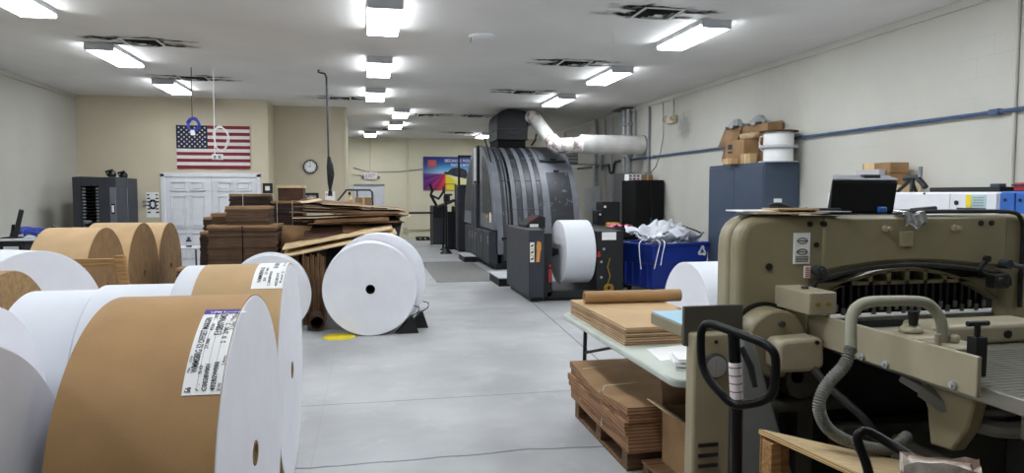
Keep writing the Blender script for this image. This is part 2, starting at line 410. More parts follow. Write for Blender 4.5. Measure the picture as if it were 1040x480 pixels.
for x0, x1, hx in ((-4.25,-3.315,-3.38),(-3.305,-2.37,-3.24)):
    lf = MB().box((x0,16.385,.01),(x1,16.42,2.02)); six_panel(lf, x0, x1, .01, 2.02, 16.385, d=.03)
    o = lf.build('door_leaf', M['white_paint'], d1, bevel=.003)
    h = MB().lathe([(0,0),(.028,.0),(.03,.02),(.012,.035),(.012,.06)],(hx,16.385-.06,.98),16,axis='Y'); h.build('door_knob', M['chrome'], o)
d2 = struct(thing('door_2','x','x'))
for k in ('label','category'): del d2[k]
MB().box((-.45,26.36,0),(-.39,26.4,1.94)).box((.59,26.36,0),(.65,26.4,1.94)).build('door_frame', M['white_paint'], d2, bevel=.005); MB().box((-.45,26.35,1.94),(.65,26.4,2.02)).build('door_header', M['grey_metal'], d2, bevel=.005)
lf = MB().box((-.39,26.375,.01),(.59,26.4,1.93)); six_panel(lf,-.39,.59,.01,1.93,26.375)
o = lf.build('door_leaf', M['white_paint'], d2, bevel=.003)
MB().box((-.33,26.345,.95),(.53,26.365,1.01)).box((-.33,26.345,.93),(-.27,26.38,1.03)).box((.47,26.345,.93),(.53,26.38,1.03)).build('push_bar', M['chrome'], o, bevel=.004)

# ================================================================== CEILING LIGHTS
W2, LL = .185, .66
def make_light(loc, label):
    t = thing('ceiling_light', label, 'ceiling light', loc, 0, 'fluorescent ceiling lights')
    h = MB().box((-W2-.003,-LL,-.062),(W2+.003,LL,0)); h.build('housing', M['grey_light'], t, local=True, bevel=.004)
    d = MB(); pr_ = [(-W2,-.061),(-W2,-.090),(-W2+.012,-.10),(W2-.012,-.10),(W2,-.090),(W2,-.061)]
    d.prism(pr_, 'Y', -LL+.012, LL-.012); d.build('diffuser', M['lamp'], t, local=True)
    pc = [(-W2-.004,-.0),(-W2-.004,-.090),(-W2+.01,-.104),(W2-.01,-.104),(W2+.004,-.090),(W2+.004,0)]
    for a, b in ((-LL-.012,-LL+.004),(LL-.004,LL+.012)): MB().prism(pc,'Y',a,b).build('end_cap', M['grey_light'], t, local=True)
    return t
Lt = [(.22,8.4,'wide ceiling light at the near end of the middle row'),
 (.22,11.6,'second ceiling light along the middle row, behind the nearest one'),
 (.20,14.8,'third ceiling light along the middle row, small and level with the partition wall'),
 (.87,18.05,'ceiling light in the middle row set slightly right, first past the partition'),
 (.86,21.2,'ceiling light in the middle row set slightly right, second past the partition'),
 (.15,24.4,'tiny farthest ceiling light of the middle row above the exit sign'),
 (4.0,24.2,'tiny ceiling light at the far right, half hidden by the black exhaust hood'),
 (-3.57,8.25,'ceiling light cut off by the top left corner of the photo'),
 (-3.57,11.4,'second ceiling light of the left row beside a sooty vent'),
 (-3.57,14.5,'ceiling light of the left row just in front of the flag wall'),
 (4.1,8.5,'longest looking ceiling light of the right row above the cutter'),
 (4.1,11.65,'second ceiling light of the right row beside the blue air pipe wall'),
 (4.1,14.9,'third ceiling light of the right row near the white duct'),
 (4.1,5.85,'ceiling light cut off by the top edge, above the cutter')]
proto = None
for x, y, lb in Lt:
    if proto is None: proto = make_light((x,y,ZC), lb)
    else: copy_tree(proto, (x,y,ZC), 0, lb)
for i, (x, y) in enumerate([(.22,5.2),(-3.57,5.1),(.22,2.0),(-3.57,1.95),(4.1,2.7),]):
    copy_tree(proto, (x,y,ZC), 0, 'ceiling light overhead behind the camera, row %s, bay %s' % (['middle','left','middle','left','right','middle','left','right'][i], ['one','one','two','two','two','three','three','three'][i]))

# ================================================================== CEILING VENTS with soot
def soot_material():
    m = bpy.data.materials.new('soot'); m.use_nodes = True; nt = m.node_tree; L = nt.links.new; bs = nt.nodes['Principled BSDF']
    bs.inputs['Base Color'].default_value = (.012,.012,.012,1); bs.inputs['Roughness'].default_value = .95; bs.inputs['Specular IOR Level'].default_value = .1
    tc = nt.nodes.new('ShaderNodeTexCoord'); sep = nt.nodes.new('ShaderNodeSeparateXYZ'); L(tc.outputs['Object'], sep.inputs[0])
    def mth(op, a, b=None, c=None):
        n = nt.nodes.new('ShaderNodeMath'); n.operation = op
        for i, q in enumerate((a,b,c)):
            if q is None: continue
            if isinstance(q,(int,float)): n.inputs[i].default_value = q
            else: L(q, n.inputs[i])
        return n.outputs[0]
    nz = nt.nodes.new('ShaderNodeTexNoise'); nz.inputs['Scale'].default_value = 7; nz.inputs['Detail'].default_value = 7; L(tc.outputs['Object'], nz.inputs['Vector'])
    geo = nt.nodes.new('ShaderNodeNewGeometry'); dn = nt.nodes.new('ShaderNodeTexNoise'); dn.inputs['Scale'].default_value = 2.6; dn.inputs['Detail'].default_value = 5; L(geo.outputs['Position'], dn.inputs['Vector'])
    L(geo.outputs['Position'], nz.inputs['Vector'])
    dsep = nt.nodes.new('ShaderNodeSeparateColor'); L(dn.outputs['Color'], dsep.inputs[0])
    ax = mth('ABSOLUTE', mth('ADD', sep.outputs['X'], mth('MULTIPLY_ADD', dsep.outputs[0], .5, -.25))); ay = mth('ABSOLUTE', mth('ADD', sep.outputs['Y'], mth('MULTIPLY_ADD', dsep.outputs[1], .5, -.25)))
    def streak(u, v, off, wid, ln):
        # dark plume leaving a corner along u, at |v| near off
        dv = mth('ABSOLUTE', mth('SUBTRACT', v, off))
        a = mth('SUBTRACT', 1, mth('DIVIDE', dv, wid)); b = mth('SUBTRACT', 1, mth('DIVIDE', u, ln))
        return mth('MULTIPLY', mth('MAXIMUM', a, 0), mth('MAXIMUM', b, 0))
    s1 = streak(ax, ay, .17, .12, .78); s2 = streak(ay, ax, .20, .10, .36)
    s = mth('MAXIMUM', s1, s2)
    s = mth('MULTIPLY', mth('MULTIPLY', s, 3.2), mth('POWER', mth('MULTIPLY', nz.outputs['Fac'], 1.7), 3))
    s = mth('MINIMUM', mth('MULTIPLY', s, 1.0), .92)
    L(s, bs.inputs['Alpha']); return m
M['soot'] = soot_material()
def make_vent(loc, label):
    t = thing('ceiling_vent', label, 'ceiling vent', loc, 0, 'sooty ceiling vents')
    f = MB()
    for a in range(4):
        Mr = Matrix.Rotation(a*PI/2,4,'Z')
        f.box((-.24,-.24,-.016),(.24,-.215,-.003), 0, Mr)
    f.build('frame', M['ceil'], t, local=True, bevel=.003)
    l = MB().box((-.215,-.215,-.006),(.215,.215,-.002), 0)
    for r in (.205,.145,.085):
        for a in range(4):
            Mr = Matrix.Rotation(a*PI/2,4,'Z')
            vs = [(-r,-r,-.01),(r,-r,-.01),(r-.05,-r+.05,-.032),(-r+.05,-r+.05,-.032)]
            l.add([Mr @ Vector(p) for p in vs], [(0,1,2,3)], 1 if (a*2+int(r*100)) % 3 else 0)
    l.box((-.045,-.045,-.036),(.045,.045,-.026),0)
    l.build('louver_core', [M['ceil'], M['black_matte']], t, local=True)
    MB().add([(-.95,-.75,-.0015),(.95,-.75,-.0015),(.95,.75,-.0015),(-.95,.75,-.0015)],[(0,1,2,3)]).build('soot_halo', M['soot'], t, local=True)
    return t
vp = None
for x, y, lb in [(3.29,7.7,'sooty ceiling vent beside the longest looking right row light'),(3.24,10.84,'sooty ceiling vent, second along the right row lights'),
 (3.16,14.06,'sooty ceiling vent above and beside the black exhaust hood'),(-2.96,10.55,'sooty ceiling vent beside the second left row light'),
 (-2.99,13.58,'sooty ceiling vent the two cords hang beside, in front of the flag'),(-.54,15.72,'small sooty ceiling vent above the clock partition'),
 (1.55,18.6,'small sooty ceiling vent past the partition, right of the offset light'),(2.85,18.57,'small sooty ceiling vent just left of the black hood'),
 (3.13,23.71,'tiny far sooty vent low beside the hood'),(.72,22.9,'tiny far sooty vent above the exit door'),(.85,6.85,'sooty ceiling vent cut by the top edge above the middle row')]:
    if vp is None: vp = make_vent((x,y,ZC), lb)
    else: copy_tree(vp, (x,y,ZC), 0, lb)
t = thing('smoke_detector','flat white ceiling fitting with a small hanging tab','detector',(1.51,9.26,ZC))
MB().lathe([(0,-.045),(.14,-.04),(.17,-.02),(.175,0)],(0,0,0),28).build('cover', M['white_plastic'], t, local=True)
MB().tube([(-.15,-.03,-.03),(-.16,-.04,-.09),(-.15,-.04,-.1)],.006).build('pull_tab', M['grey_metal'], t, local=True)

# ================================================================== PAPER ROLLS
def roll(name, label, loc, Rr, L, rz=0, body='white_paper', face='paper_edge', wrap=None, wrapmat='kraft', group='paper rolls', hole=.05, corem='core'):
    t = thing(name, label, 'paper roll', (loc[0],loc[1],0), R(rz), group)
    e = .006; b = MB()
    b.lathe([(Rr-e,-L),(Rr,-L+e),(Rr,-e),(Rr-e,0)],(0,0,Rr),96,0,'X')
    b.lathe([(Rr-e,0),(hole,0)],(0,0,Rr),96,1,'X',False)
    b.lathe([(hole,-L),(Rr-e,-L)],(0,0,Rr),96,1,'X',False)
    b.lathe([(hole,0),(hole,-L)],(0,0,Rr),96,1,'X')
    b.build('paper', [M[body],M[face]], t, local=True)
    MB().ring((-L,0,Rr),(.003,0,Rr),hole-.001,hole-.014,28).build('core_tube', M[corem], t, local=True)
    MB().cyl((-.16,0,Rr),(-.14,0,Rr),hole-.015,n=24).build('core_shade_disc', M['core_shade'], t, local=True)  # near-black disc paints the shade deep inside the core
    if wrap:
        x0, x1 = wrap; q = .0035
        MB().lathe([(Rr-.001,x0),(Rr+q,x0+.001),(Rr+q,x1-.001),(Rr-.001,x1)],(0,0,Rr),96,0,'X').build('kraft_wrapper', M[wrapmat], t, local=True)
    return t
def on_roll(Rr, q):
    """(x along axis, angle from the top towards the viewer) to a point q above the surface"""
    return lambda x, a: (x, -(Rr+q)*math.sin(a), Rr+(Rr+q)*math.cos(a))

near = roll('paper_roll','large kraft-wrapped paper roll in the foreground with a purple-headed label',(-.445,2.89),.625,.50,-2.5,wrap=(-.497,-.003))
RR = .625; P = on_roll(.625,.006); P2 = on_roll(.625,.0075)
a0, a1 = R(17), R(53); lx0, lx1 = -.124, -.004
lb = MB().grid(4,20,lambda u,v: P(lx0+(lx1-lx0)*u, a0+(a1-a0)*v)).build('paper_label', M['label'], near, local=True)
MB().grid(4,3,lambda u,v: on_roll(.625,.007)(lx0+(lx1-lx0)*u, a0-R(.3)+R(3.2)*v)).build('label_header', M['purple'], lb, local=True)
hd = MB(); hd.text('UPM Kymmene', .019, lambda x,y: P2(lx0+.022+x, a0+R(2.3)-y/.625)); hd.build('header_lettering', M['label'], lb, local=True)
tx = MB()
def line(body, size, fx, start, length):   # reads from the bottom of the label upwards; condensed to its length
    vs, _ = text_mesh(body, size); wd = max(p[0] for p in vs); k = length*(a1-a0)*RR/wd
    tx.text(body, size, lambda u,v: P2(lx0+(lx1-lx0)*fx-v, a1-(a1-a0)*start-u*k/RR))
line('WMMSBRG 52 OFFSET MARGIN', .030, .30, .20, .66)
line('No', .012, .10, .20, .05); line('COLOR', .010, .10, .30, .07)
line('56', .026, .22, .02, .05); line('/ .   50', .014, .42, .03, .24); line('27.980', .016, .44, .44, .12); line('4530', .016, .44, .66, .10); line('.075', .016, .44, .84, .08)
line('C0028V001', .022, .62, .03, .25); line('E1SB071042', .034, .70, .60, .31)
line('402B2W000', .022, .84, .03, .27); line('S  0  2/90  2', .024, .88, .50, .26); line('K/W', .016, .99, .03, .07); line('2.4mm', .014, .99, .26, .10)
line('1 Reel', .016, .92, .78, .10); line('2 Lbs', .016, .99, .66, .12); line('2 Wide 1', .014, .99, .84, .13)
for k in range(3): tx.grid(8,1,lambda u,v: P2(lx0+(lx1-lx0)*(.36+.2*k)+.0008*v, a1-(a1-a0)*(.02+.92*u)))
tx.build('label_lettering', M['ink'], lb, local=True)
for xx in (.040,.058,.075,.097):
    pass

r2 = roll('paper_roll','kraft-banded paper roll behind the labelled foreground roll, white margin on its far end',(-.44,4.25),.622,.56,-.5,wrap=(-.455,-.003),wrapmat='kraft_light')
RR = .622; P = on_roll(.622,.006); P2 = on_roll(.622,.0075); a0, a1 = R(-6), R(33); lx0, lx1 = -.165, -.004
lb = MB().grid(4,16,lambda u,v: P(lx0+(lx1-lx0)*u, a0+(a1-a0)*v)).build('paper_label', M['label'], r2, local=True)
tx = MB()
line('WMMSBRG 52', .030, .28, .12, .45); line('50   27.980', .018, .42, .15, .4); line('C0028V001', .020, .58, .05, .36); line('E1SB071', .034, .70, .52, .40); line('402B2W', .020, .82, .04, .32); line('Reel 2', .018, .95, .1, .3); line('2 Lbs', .018, .92, .6, .25)
tx.build('print_pattern', M['ink'], lb, local=True)

roll('paper_roll','white paper roll peeking out behind the kraft-banded roll, below the stacked cardboard',(-1.12,8.55),.47,.5,-84)
roll('paper_roll','white paper roll butted against the hidden end of the kraft-banded roll',(-1.02,4.33),.567,.44)
roll('paper_roll','white paper roll lying end to end between another white roll and a kraft roll end',(-1.475,4.36),.553,.37)
roll('paper_roll','kraft paper roll showing a rough brown end at the left edge of the photo',(-2.06,4.62),.60,.5,body='kraft',face='kraft_face')
roll('paper_roll','large bare white paper roll turned towards us behind the rough brown roll end',(-2.42,5.82),.615,.55,-28)
roll('paper_roll','white paper roll with a pale rim behind the grey foreground roll end',(-1.545,3.205),.597,.5)
roll('paper_roll','grey-wrapped paper roll end in the bottom left corner',(-1.055,2.06),.625,.48,-3,body='grey_wrap',face='grey_wrap')
kg = 'kraft rolls in a row by the flag wall'
roll('paper_roll','kraft roll at the front of a row of three, behind the lumber frame',(-2.79,8.4),.645,.55,body='kraft_light',face='kraft_dark',group=kg)
roll('paper_roll','kraft roll in the middle of a row of three near the double doors',(-2.79,9.72),.645,.55,body='kraft_light',face='kraft_dark',group=kg)
roll('paper_roll','kraft roll at the back of a row of three, closest to the double doors',(-2.80,11.0),.62,.55,body='kraft_light',face='kraft_dark',group=kg)
roll('paper_roll','large white paper roll with a round black core hole facing us in the aisle',(.03,8.30),.545,.36,-90,hole=.055,corem='black_matte')
roll('paper_roll','large white paper roll standing right behind the one with the black core hole',(.125,8.72),.585,.3,-94)

# ------------------------------------------------------------ lumber frame in front of the kraft rolls
t = thing('lumber_frame','rough wooden lumber frame with a leaning post in front of the kraft rolls','lumber frame',(-2.6,7.45,0))
MB().box((-3.0,7.42,.95),(-2.32,7.47,1.03)).build('crossbeam', M['wood'], t, bevel=.006)
for x, dx in ((-2.95,-.12),(-2.34,.16)):
    MB().add([(x-.045,7.36,1.06),(x+.045,7.36,1.06),(x+.045,7.42,1.06),(x-.045,7.42,1.06),(x+dx-.045,7.3,0),(x+dx+.045,7.3,0),(x+dx+.045,7.36,0),(x+dx-.045,7.36,0)],
      [(0,1,2,3),(7,6,5,4),(0,4,5,1),(1,5,6,2),(2,6,7,3),(3,7,4,0)]).build('post', M['wood'], t, bevel=.006)
MB().box((-3.2,7.36,.0),(-2.1,7.46,.09)).build('bottom_rail', M['wood_dark'], t, bevel=.006)

# ------------------------------------------------------------ desk unit at the left wall
t = thing('print_cabinet','black equipment cabinet with a pale worktop by the left wall','cabinet',(-4.75,10.4,0))
MB().box((-5.6,10.1,.05),(-4.33,10.8,1.05)).build('body', M['black'], t, bevel=.01)
MB().box((-4.33,10.12,.05),(-4.04,10.78,1.05)).box((-4.33,10.10,.1),(-4.20,10.12,1.0)).build('end_panel', M['charcoal'], t, bevel=.008)
MB().box((-5.62,10.08,1.05),(-4.02,10.82,1.075)).build('worktop', M['grey_light'], t, bevel=.004)
MB().box((-4.55,10.09,.93),(-4.38,10.1,.98)).build('nameplate', M['grey_light'], t)
for x in (-5.5,-4.15):
    for y in (10.2,10.7): MB().cyl((x,y,0),(x,y,.05),.03,n=12).build('foot', M['black'], t)
t = thing('monitor','thin black monitor seen edge-on, tilted back on the black cabinet','monitor',(-4.58,10.4,1.075))
MB().lathe([(.0,0),(.13,0),(.13,.012),(.03,.02),(.022,.06)],(-4.58,10.4,1.075),20).build('base', M['black'], t)
MB().cbox((-4.50,10.4,1.27),(.055,.42,.36),rz=R(23.6),ry=R(13)).build('screen_panel', M['black'], t, bevel=.01)
MB().tube([(-4.58,10.4,1.12),(-4.56,10.4,1.25)],.02).build('neck', M['black'], t)
c = MB()
for k in range(7):
    pts = [(-4.33+.13*math.cos(q)*(1-.05*k)+.10*math.sin(2*q+.2*k)*0+(.07 if k%2 else -.05), 10.3+.07*math.sin(q+k*.3), 1.095+.012*k+.05*abs(math.sin(q))) for q in [2*PI*i/28 for i in range(28)]]
    c.tube(pts,.011,6,closed=True)
tag(c.build('cable_coil', M['blue_cord']),'coiled blue cable lying on the black cabinet','cable')
t = thing('lever_tool','small black lever tool on the worktop beside the kraft rolls','tool',(-4.1,10.4,1.075))
MB().box((-4.14,10.35,1.075),(-4.04,10.5,1.09)).build('base', M['black'], t, bevel=.004)
MB().tube([(-4.09,10.42,1.09),(-4.1,10.4,1.19),(-4.07,10.38,1.23)],[.022,.03,.02]).build('lever', M['black'], t)
t = thing('tool_stand','small black tool head above the front kraft roll','tool',(-3.9,11.05,0))
MB().tube([(-3.9,11.05,0),(-3.9,11.05,1.15),(-3.88,11.0,1.26)],[.02,.02,.05]).build('post', M['black'], t)
MB().lathe([(0,0),(.12,0),(.12,.02),(.02,.03)],(-3.9,11.05,0),20).build('base', M['black'], t)
t = thing('parts_bin','terracotta coloured bin on the black cabinet at the left edge','bin',(-5.05,10.3,1.075))
MB().lathe([(.085,0),(.11,.13),(.125,.16),(.115,.16),(.10,.13),(.075,.02),(0,.02)],(-5.02,10.3,1.075),20).build('bin_body', mat('terra','#c08a5e',.7), t)
t = thing('bracket_arm','dark pivoting bracket lying across the worktop at the left edge','bracket',(-4.85,10.28,1.075))
MB().tube([(-4.95,10.2,1.09),(-4.8,10.25,1.13),(-4.68,10.3,1.10)],.018).build('arm', M['steel_dark'], t)

# ------------------------------------------------------------ collator towers
def tower(loc, label):
    t = thing('collator_tower', label, 'collator tower', loc, 0, 'collator towers by the flag wall')
    w, d, h = .92, .6, 1.97

    b = MB().box((0,0,.08),(.17,d,h)).box((.55,0,.08),(w,d,h)).box((.17,0,h-.17),(.55,d,h)).box((.17,d-.03,.08),(.55,d,h-.17)).box((.17,0,.08),(.55,d,.2))
    b.build('body', M['charcoal'], t, local=True, bevel=.012)
    s = MB()
    for k in range(26):
        z = .24+k*.06; s.box((.175,.06,z),(.545,d-.03,z+.008)); s.box((.19,.03,z),(.25,.07,z+.028),1); s.box((.47,.03,z),(.53,.07,z+.028),1)
    s.build('sorting_bins', [M['black'],M['grey_metal']], t, local=True)
    p = MB().box((.78,-.02,.3),(.91,0,1.78)); p.build('control_strip', M['band_light'], t, local=True, bevel=.004)
    MB().box((.805,-.03,1.28),(.885,-.02,1.47)).build('display', M['black_gloss'], t, local=True, bevel=.004)
    MB().box((.82,-.032,1.31),(.87,-.03,1.44)).build('display_label', M['white'], t, local=True)
    MB().cyl((.845,-.035,.9),(.845,-.02,.9),.02,n=16).build('knob', M['red'], t, local=True)
    f = MB().lathe([(0,0),(.07,0),(.09,.05),(.07,.1),(.03,.13),(0,.13)],(.80,.1,h),18).tube([(.74,.05,h+.02),(.70,.02,h+.10),(.86,.0,h+.13)],.022)
    f.build('air_blower', M['black'], t, local=True)
    for x in (.06,w-.06):
        for y in (.06,d-.06): MB().cyl((x,y,0),(x,y,.09),.035,n=14).build('caster', M['black'], t, local=True)
    for ch in t.children:
        for v in ch.data.vertices: v.co.x *= .82
    return t
tower((-5.36,14.5,0),'charcoal collator tower with an open column of bins, in front by the left wall corner')
tower((-5.42,15.35,0),'charcoal collator tower mostly hidden behind the one with open bins')
t = thing('wall_notice','white printed notice on the wall between collator tower and double doors','notice',(-4.49,16.38,1.42))
n = MB().box((-4.63,16.385,1.15),(-4.38,16.398,1.69)); random.seed(5)
for k in range(6):
    for s_ in (0,1): n.box((-4.61+.17*s_,16.38,1.62-k*.075),(-4.565+.17*s_+.01*(k%3),16.385,1.65-k*.075), 1)
for k in range(16):
    a = R(22*k); n.cbox((-4.50+.05*math.cos(a)*(1+.3*(k%2)),16.3825,1.43+.09*math.sin(a)),(.03,.004,.05),ry=a,m=1)
n.build('sheet', [M['white'],M['ink']], t)
MB().box((-4.70,16.36,1.40),(-4.62,16.39,1.43)).box((-4.70,16.36,1.48),(-4.62,16.39,1.51)).build('bracket', M['grey_metal'], t)

# ------------------------------------------------------------ flag
t = thing('flag','American flag hung flat on the wall above the double doors','flag',(-3.24,16.38,2.2))
fx0, fx1, fz0, fz1 = -3.99,-2.49,2.2,3.13; sh = (fz1-fz0)/13
def wob(x, z): return 16.375-.008*math.sin(x*9+z*3)
f = MB()
for k in range(13):
    za = fz1-sh*(k+1); zb = fz1-sh*k
    f.grid(24,1,lambda u,v: (fx0+(fx1-fx0)*u, wob(fx0+(fx1-fx0)*u,0), za+(zb-za)*v), m=k % 2)
f.build('cloth', [M['red_flag'],M['white_flag']], t)
cw = (fx1-fx0)*.42; ch = sh*7
cn = MB().grid(12,1,lambda u,v: (fx0+cw*u, wob(fx0+cw*u,0)-.003, fz1-ch+ch*v)).build('canton', M['navy'], t)
s = MB()
for r_ in range(9):
    for q in range(6 if r_ % 2 == 0 else 5):
        cx = fx0+cw*((2*q+1+(r_ % 2))/12); cz = fz1-ch*((r_+1)/10); pts = []
        for i in range(10):
            rr = .026 if i % 2 == 0 else .0105; a = PI/2+i*PI/5; pts.append((cx+rr*math.cos(a), wob(cx,0)-.006, cz+rr*math.sin(a)))
        s.add(pts, [tuple(range(10))])
s.build('stars', M['white_flag'], cn)

# ------------------------------------------------------------ things hanging from the ceiling
def coil(mb, c, rx, rz_, n, r, m=0, wobble=.02):
    for k in range(n):
        mb.tube([(c[0]+(rx+wobble*math.sin(3*q+k))*math.cos(q), c[1]+.012*k, c[2]+(rz_+wobble*math.cos(2*q+k))*math.sin(q)) for q in [2*PI*i/30 for i in range(30)]], r, 6, m, closed=True)
t = thing('hanging_cord','coiled blue cord hung from the ceiling in front of the flag','cord',(-2.8,12.5,2.6))
MB().tube([(-2.79,12.5,ZC),(-2.795,12.5,2.86)],.008,6).build('hanger_wire', M['steel_dark'], t)
c = MB(); coil(c,(-2.78,12.48,2.79),.085,.10,5,.010); c.build('coil', M['blue_cord'], t)
MB().box((-2.82,12.46,2.62),(-2.76,12.54,2.70)).build('plug', M['white'], t, bevel=.006)
t = thing('hanging_cord','white cord with a socket box hung from the ceiling before the flag stripes','cord',(-2.4,12.5,2.25))
MB().tube([(-2.45,12.5,ZC),(-2.46,12.5,2.31)],.008,6).build('drop_cord', M['white'], t)
c = MB(); coil(c,(-2.36,12.5,2.57),.11,.20,3,.007); c.build('coil', M['white'], t)
MB().box((-2.50,12.46,2.22),(-2.33,12.54,2.31)).build('socket_box', M['white_plastic'], t, bevel=.01)
MB().box((-2.47,12.455,2.24),(-2.43,12.46,2.29)).box((-2.40,12.455,2.24),(-2.36,12.46,2.29)).build('outlet', M['grey_metal'], t)
t = thing('hose_drop','black vertical service pipe dropping from the ceiling above the cardboard pile','pipe',(-.62,12.3,1.62))
MB().tube([(-.76,12.3,ZC),(-.76,12.3,3.68),(-.72,12.3,3.67),(-.66,12.3,3.66),(-.635,12.3,3.6),(-.63,12.3,3.4),(-.62,12.3,2.3),(-.61,12.3,1.9)],.018,8).build('pipe', M['steel_dark'], t)
MB().tube([(-.615,12.3,2.28),(-.60,12.3,2.1),(-.605,12.3,1.85),(-.60,12.3,1.7)],[.025,.055,.04,.02],10).build('hose_grip', M['black'], t)
MB().tube([(-.615,12.3,2.25),(-.56,12.3,2.15),(-.54,12.3,1.98),(-.57,12.3,1.82),(-.60,12.3,1.72)],.012,8).build('loop_hose', M['black'], t)
MB().cyl((-.60,12.3,1.62),(-.60,12.3,1.7),.035,n=14).build('nozzle', M['black'], t)

# ------------------------------------------------------------ partition wall items
t = thing('wall_clock','round black-rimmed wall clock on the partition wall','clock',(-1.3,17.42,2.3))
MB().ring((-1.3,17.40,2.3),(-1.3,17.45,2.3),.165,.14,40).build('rim', M['black'], t)
MB().cyl((-1.3,17.425,2.3),(-1.3,17.45,2.3),.145,n=40).build('dial', M['white'], t)
n = MB()
for k in range(12):
    a = k*PI/6; n.cbox((-1.3+.118*math.sin(a),17.423,2.3+.118*math.cos(a)),(.012,.003,.028),ry=a)
n.build('hour_marks', M['ink'], t)
for ang, ln, nm in ((R(275),.075,'hour_hand'),(R(357),.11,'minute_hand')):
    MB().cbox((-1.3+ln/2*math.sin(ang),17.421,2.3+ln/2*math.cos(ang)),(.009,.003,ln),ry=ang).build(nm, M['ink'], t)
t = thing('picture_frame','small dark-framed picture low on the partition wall','picture',(-1.35,17.44,1.55))
MB().box((-1.56,17.42,1.45),(-1.12,17.45,1.68)).build('frame', M['black'], t, bevel=.006)
MB().box((-1.52,17.415,1.47),(-1.18,17.42,1.62)).build('print', mat('photo','#d9d4c8',.5,col2='#4a4640',scale=16), t)
t = thing('wall_sign','small white sign with red lettering on the partition wall','sign',(-.85,17.44,1.6))
MB().box((-.97,17.435,1.42),(-.74,17.45,1.72)).build('plate', M['white'], t)
n = MB(); n.text('FIRE',.095,lambda x,y:(-.955+x*.9,17.432,1.6+y)); n.build('lettering', M['red'], t)

# ------------------------------------------------------------ side table with bottle
t = thing('side_table','small folding table with thin dark legs in front of the double doors','table',(-3.1,12.9,0))
MB().box((-3.55,12.7,.72),(-2.72,13.2,.75)).build('tabletop', M['grey_light'], t, bevel=.008)
for x in (-3.45,-2.85):
    for y in (12.76,13.14): MB().tube([(x,y,.72),(x,y,0)],.014,8).build('leg', M['steel_dark'], t)
MB().tube([(-2.85,12.76,.25),(-2.78,12.76,.45),(-2.62,12.76,.5)],.012,8).build('brace', M['steel_dark'], t)
t = thing('bottle','small dark bottle with a white label on the folding side table','bottle',(-2.98,12.85,.75))
MB().lathe([(0,0),(.045,0),(.045,.11),(.02,.14),(.02,.17),(0,.17)],(-2.98,12.85,.75),18).build('glass', M['steel_dark'], t)
MB().lathe([(.0465,.03),(.0465,.09)],(-2.98,12.85,.75),18).build('bottle_label', M['grey_light'], t)
# ================================================================== CARDBOARD PILE
pg = 'bundles of flattened cardboard in the pile'
def pallet(name, label, x0, x1, y0, y1, z0=0, h=.13, matk='wood_dark', along='X', group=None):
    t = thing(name, label, 'pallet', ((x0+x1)/2,(y0+y1)/2,z0), 0, group)
    d = MB(); n = 6
    for k in range(n):
        a = y0+(y1-y0-.09)*k/(n-1) if along == 'X' else x0+(x1-x0-.09)*k/(n-1)
        if along == 'X': d.box((x0,a,z0+h-.02),(x1,a+.09,z0+h)); 
        else: d.box((a,y0,z0+h-.02),(a+.09,y1,z0+h))
        if k % 2 == 0:
            if along == 'X': d.box((x0,a,z0),(x1,a+.09,z0+.018))
            else: d.box((a,y0,z0),(a+.09,y1,z0+.018))
    d.build('deck', M[matk], t, bevel=.003)
    for k in range(3):
        if along == 'X':
            a = x0+(x1-x0-.09)*k/2; MB().box((a,y0,z0+.018),(a+.09,y1,z0+h-.02)).build('stringer', M[matk], t, bevel=.003)
        else:
            a = y0+(y1-y0-.09)*k/2; MB().box((x0,a,z0+.018),(x1,a+.09,z0+h-.02)).build('stringer', M[matk], t, bevel=.003)
    return t
pallet('pallet','dark wooden pallet under the tallest bundle of flattened cartons',-1.98,-1.1,9.5,10.3)
def bundle(label, x0, x1, y0, y1, z0, z1, mk='flats', n=None, rz=0, seams=1, straps=0, jit=.012, cat='cardboard'):
    """stack of flattened cartons: ragged sheets in one bundle, with the fold seam down the front"""
    t = thing('cardboard_bundle', label, cat, ((x0+x1)/2,(y0+y1)/2,z0), 0, pg)
    n = n or max(3,int((z1-z0)/.035)); th = (z1-z0)/n; b = MB()
    for k in range(n):
        j = [random.uniform(-jit,jit) for _ in range(4)]
        b.box((x0+j[0],y0+j[2],z0+th*k+.0008),(x1+j[1],y1+j[3],z0+th*(k+1)-.0008), 1 if k == n-1 else 0)
    b.build('sheets', [M[mk],M['card']], t, bevel=.002, seg=1)
    if seams:
        s = MB()
        for q in range(seams):
            xx = x0+(x1-x0)*(q+1)/(seams+1)
            s.box((xx-.006,y0-jit-.003,z0+.01),(xx+.006,y0-jit+.02,z1-.01))
        s.build('fold_gap', M['black_matte'], t)
    for q in range(straps):
        xx = x0+(x1-x0)*(q+.35)/(straps)
        MB().tube([(xx,y0-jit-.004,z0),(xx,y0-jit-.004,z1+.004),(xx,y1+jit+.004,z1+.004),(xx,y1+jit+.004,z0)],.004,5,closed=True).build('strap', M['string'], t)
    return t
bundle('low dark base bundle at the bottom of the cardboard pile',-1.95,-1.08,9.52,10.3,.135,.74,'flats_dark')
bundle('largest square bundle of flattened cartons, split by a seam down its front',-1.98,-1.14,9.5,10.2,.745,1.255,'flats',seams=1)
bundle('short bundle of flattened cartons on top of the largest square bundle',-1.77,-1.24,9.55,10.05,1.26,1.495,'flats',seams=0)
bundle('dark narrow bundle standing left of the largest square cardboard bundle',-2.13,-2.0,9.75,10.4,.14,1.16,'flats_dark',seams=0,jit=.006)
bundle('dark capped carton flats peeking over the narrow dark bundle',-2.22,-1.99,10.42,10.85,.0,1.33,'flats_dark',seams=0)
bundle('brown bundle seen behind the short top bundle, tied with string',-1.86,-1.34,10.33,10.8,.0,1.655,'flats_dark',seams=0,straps=1)
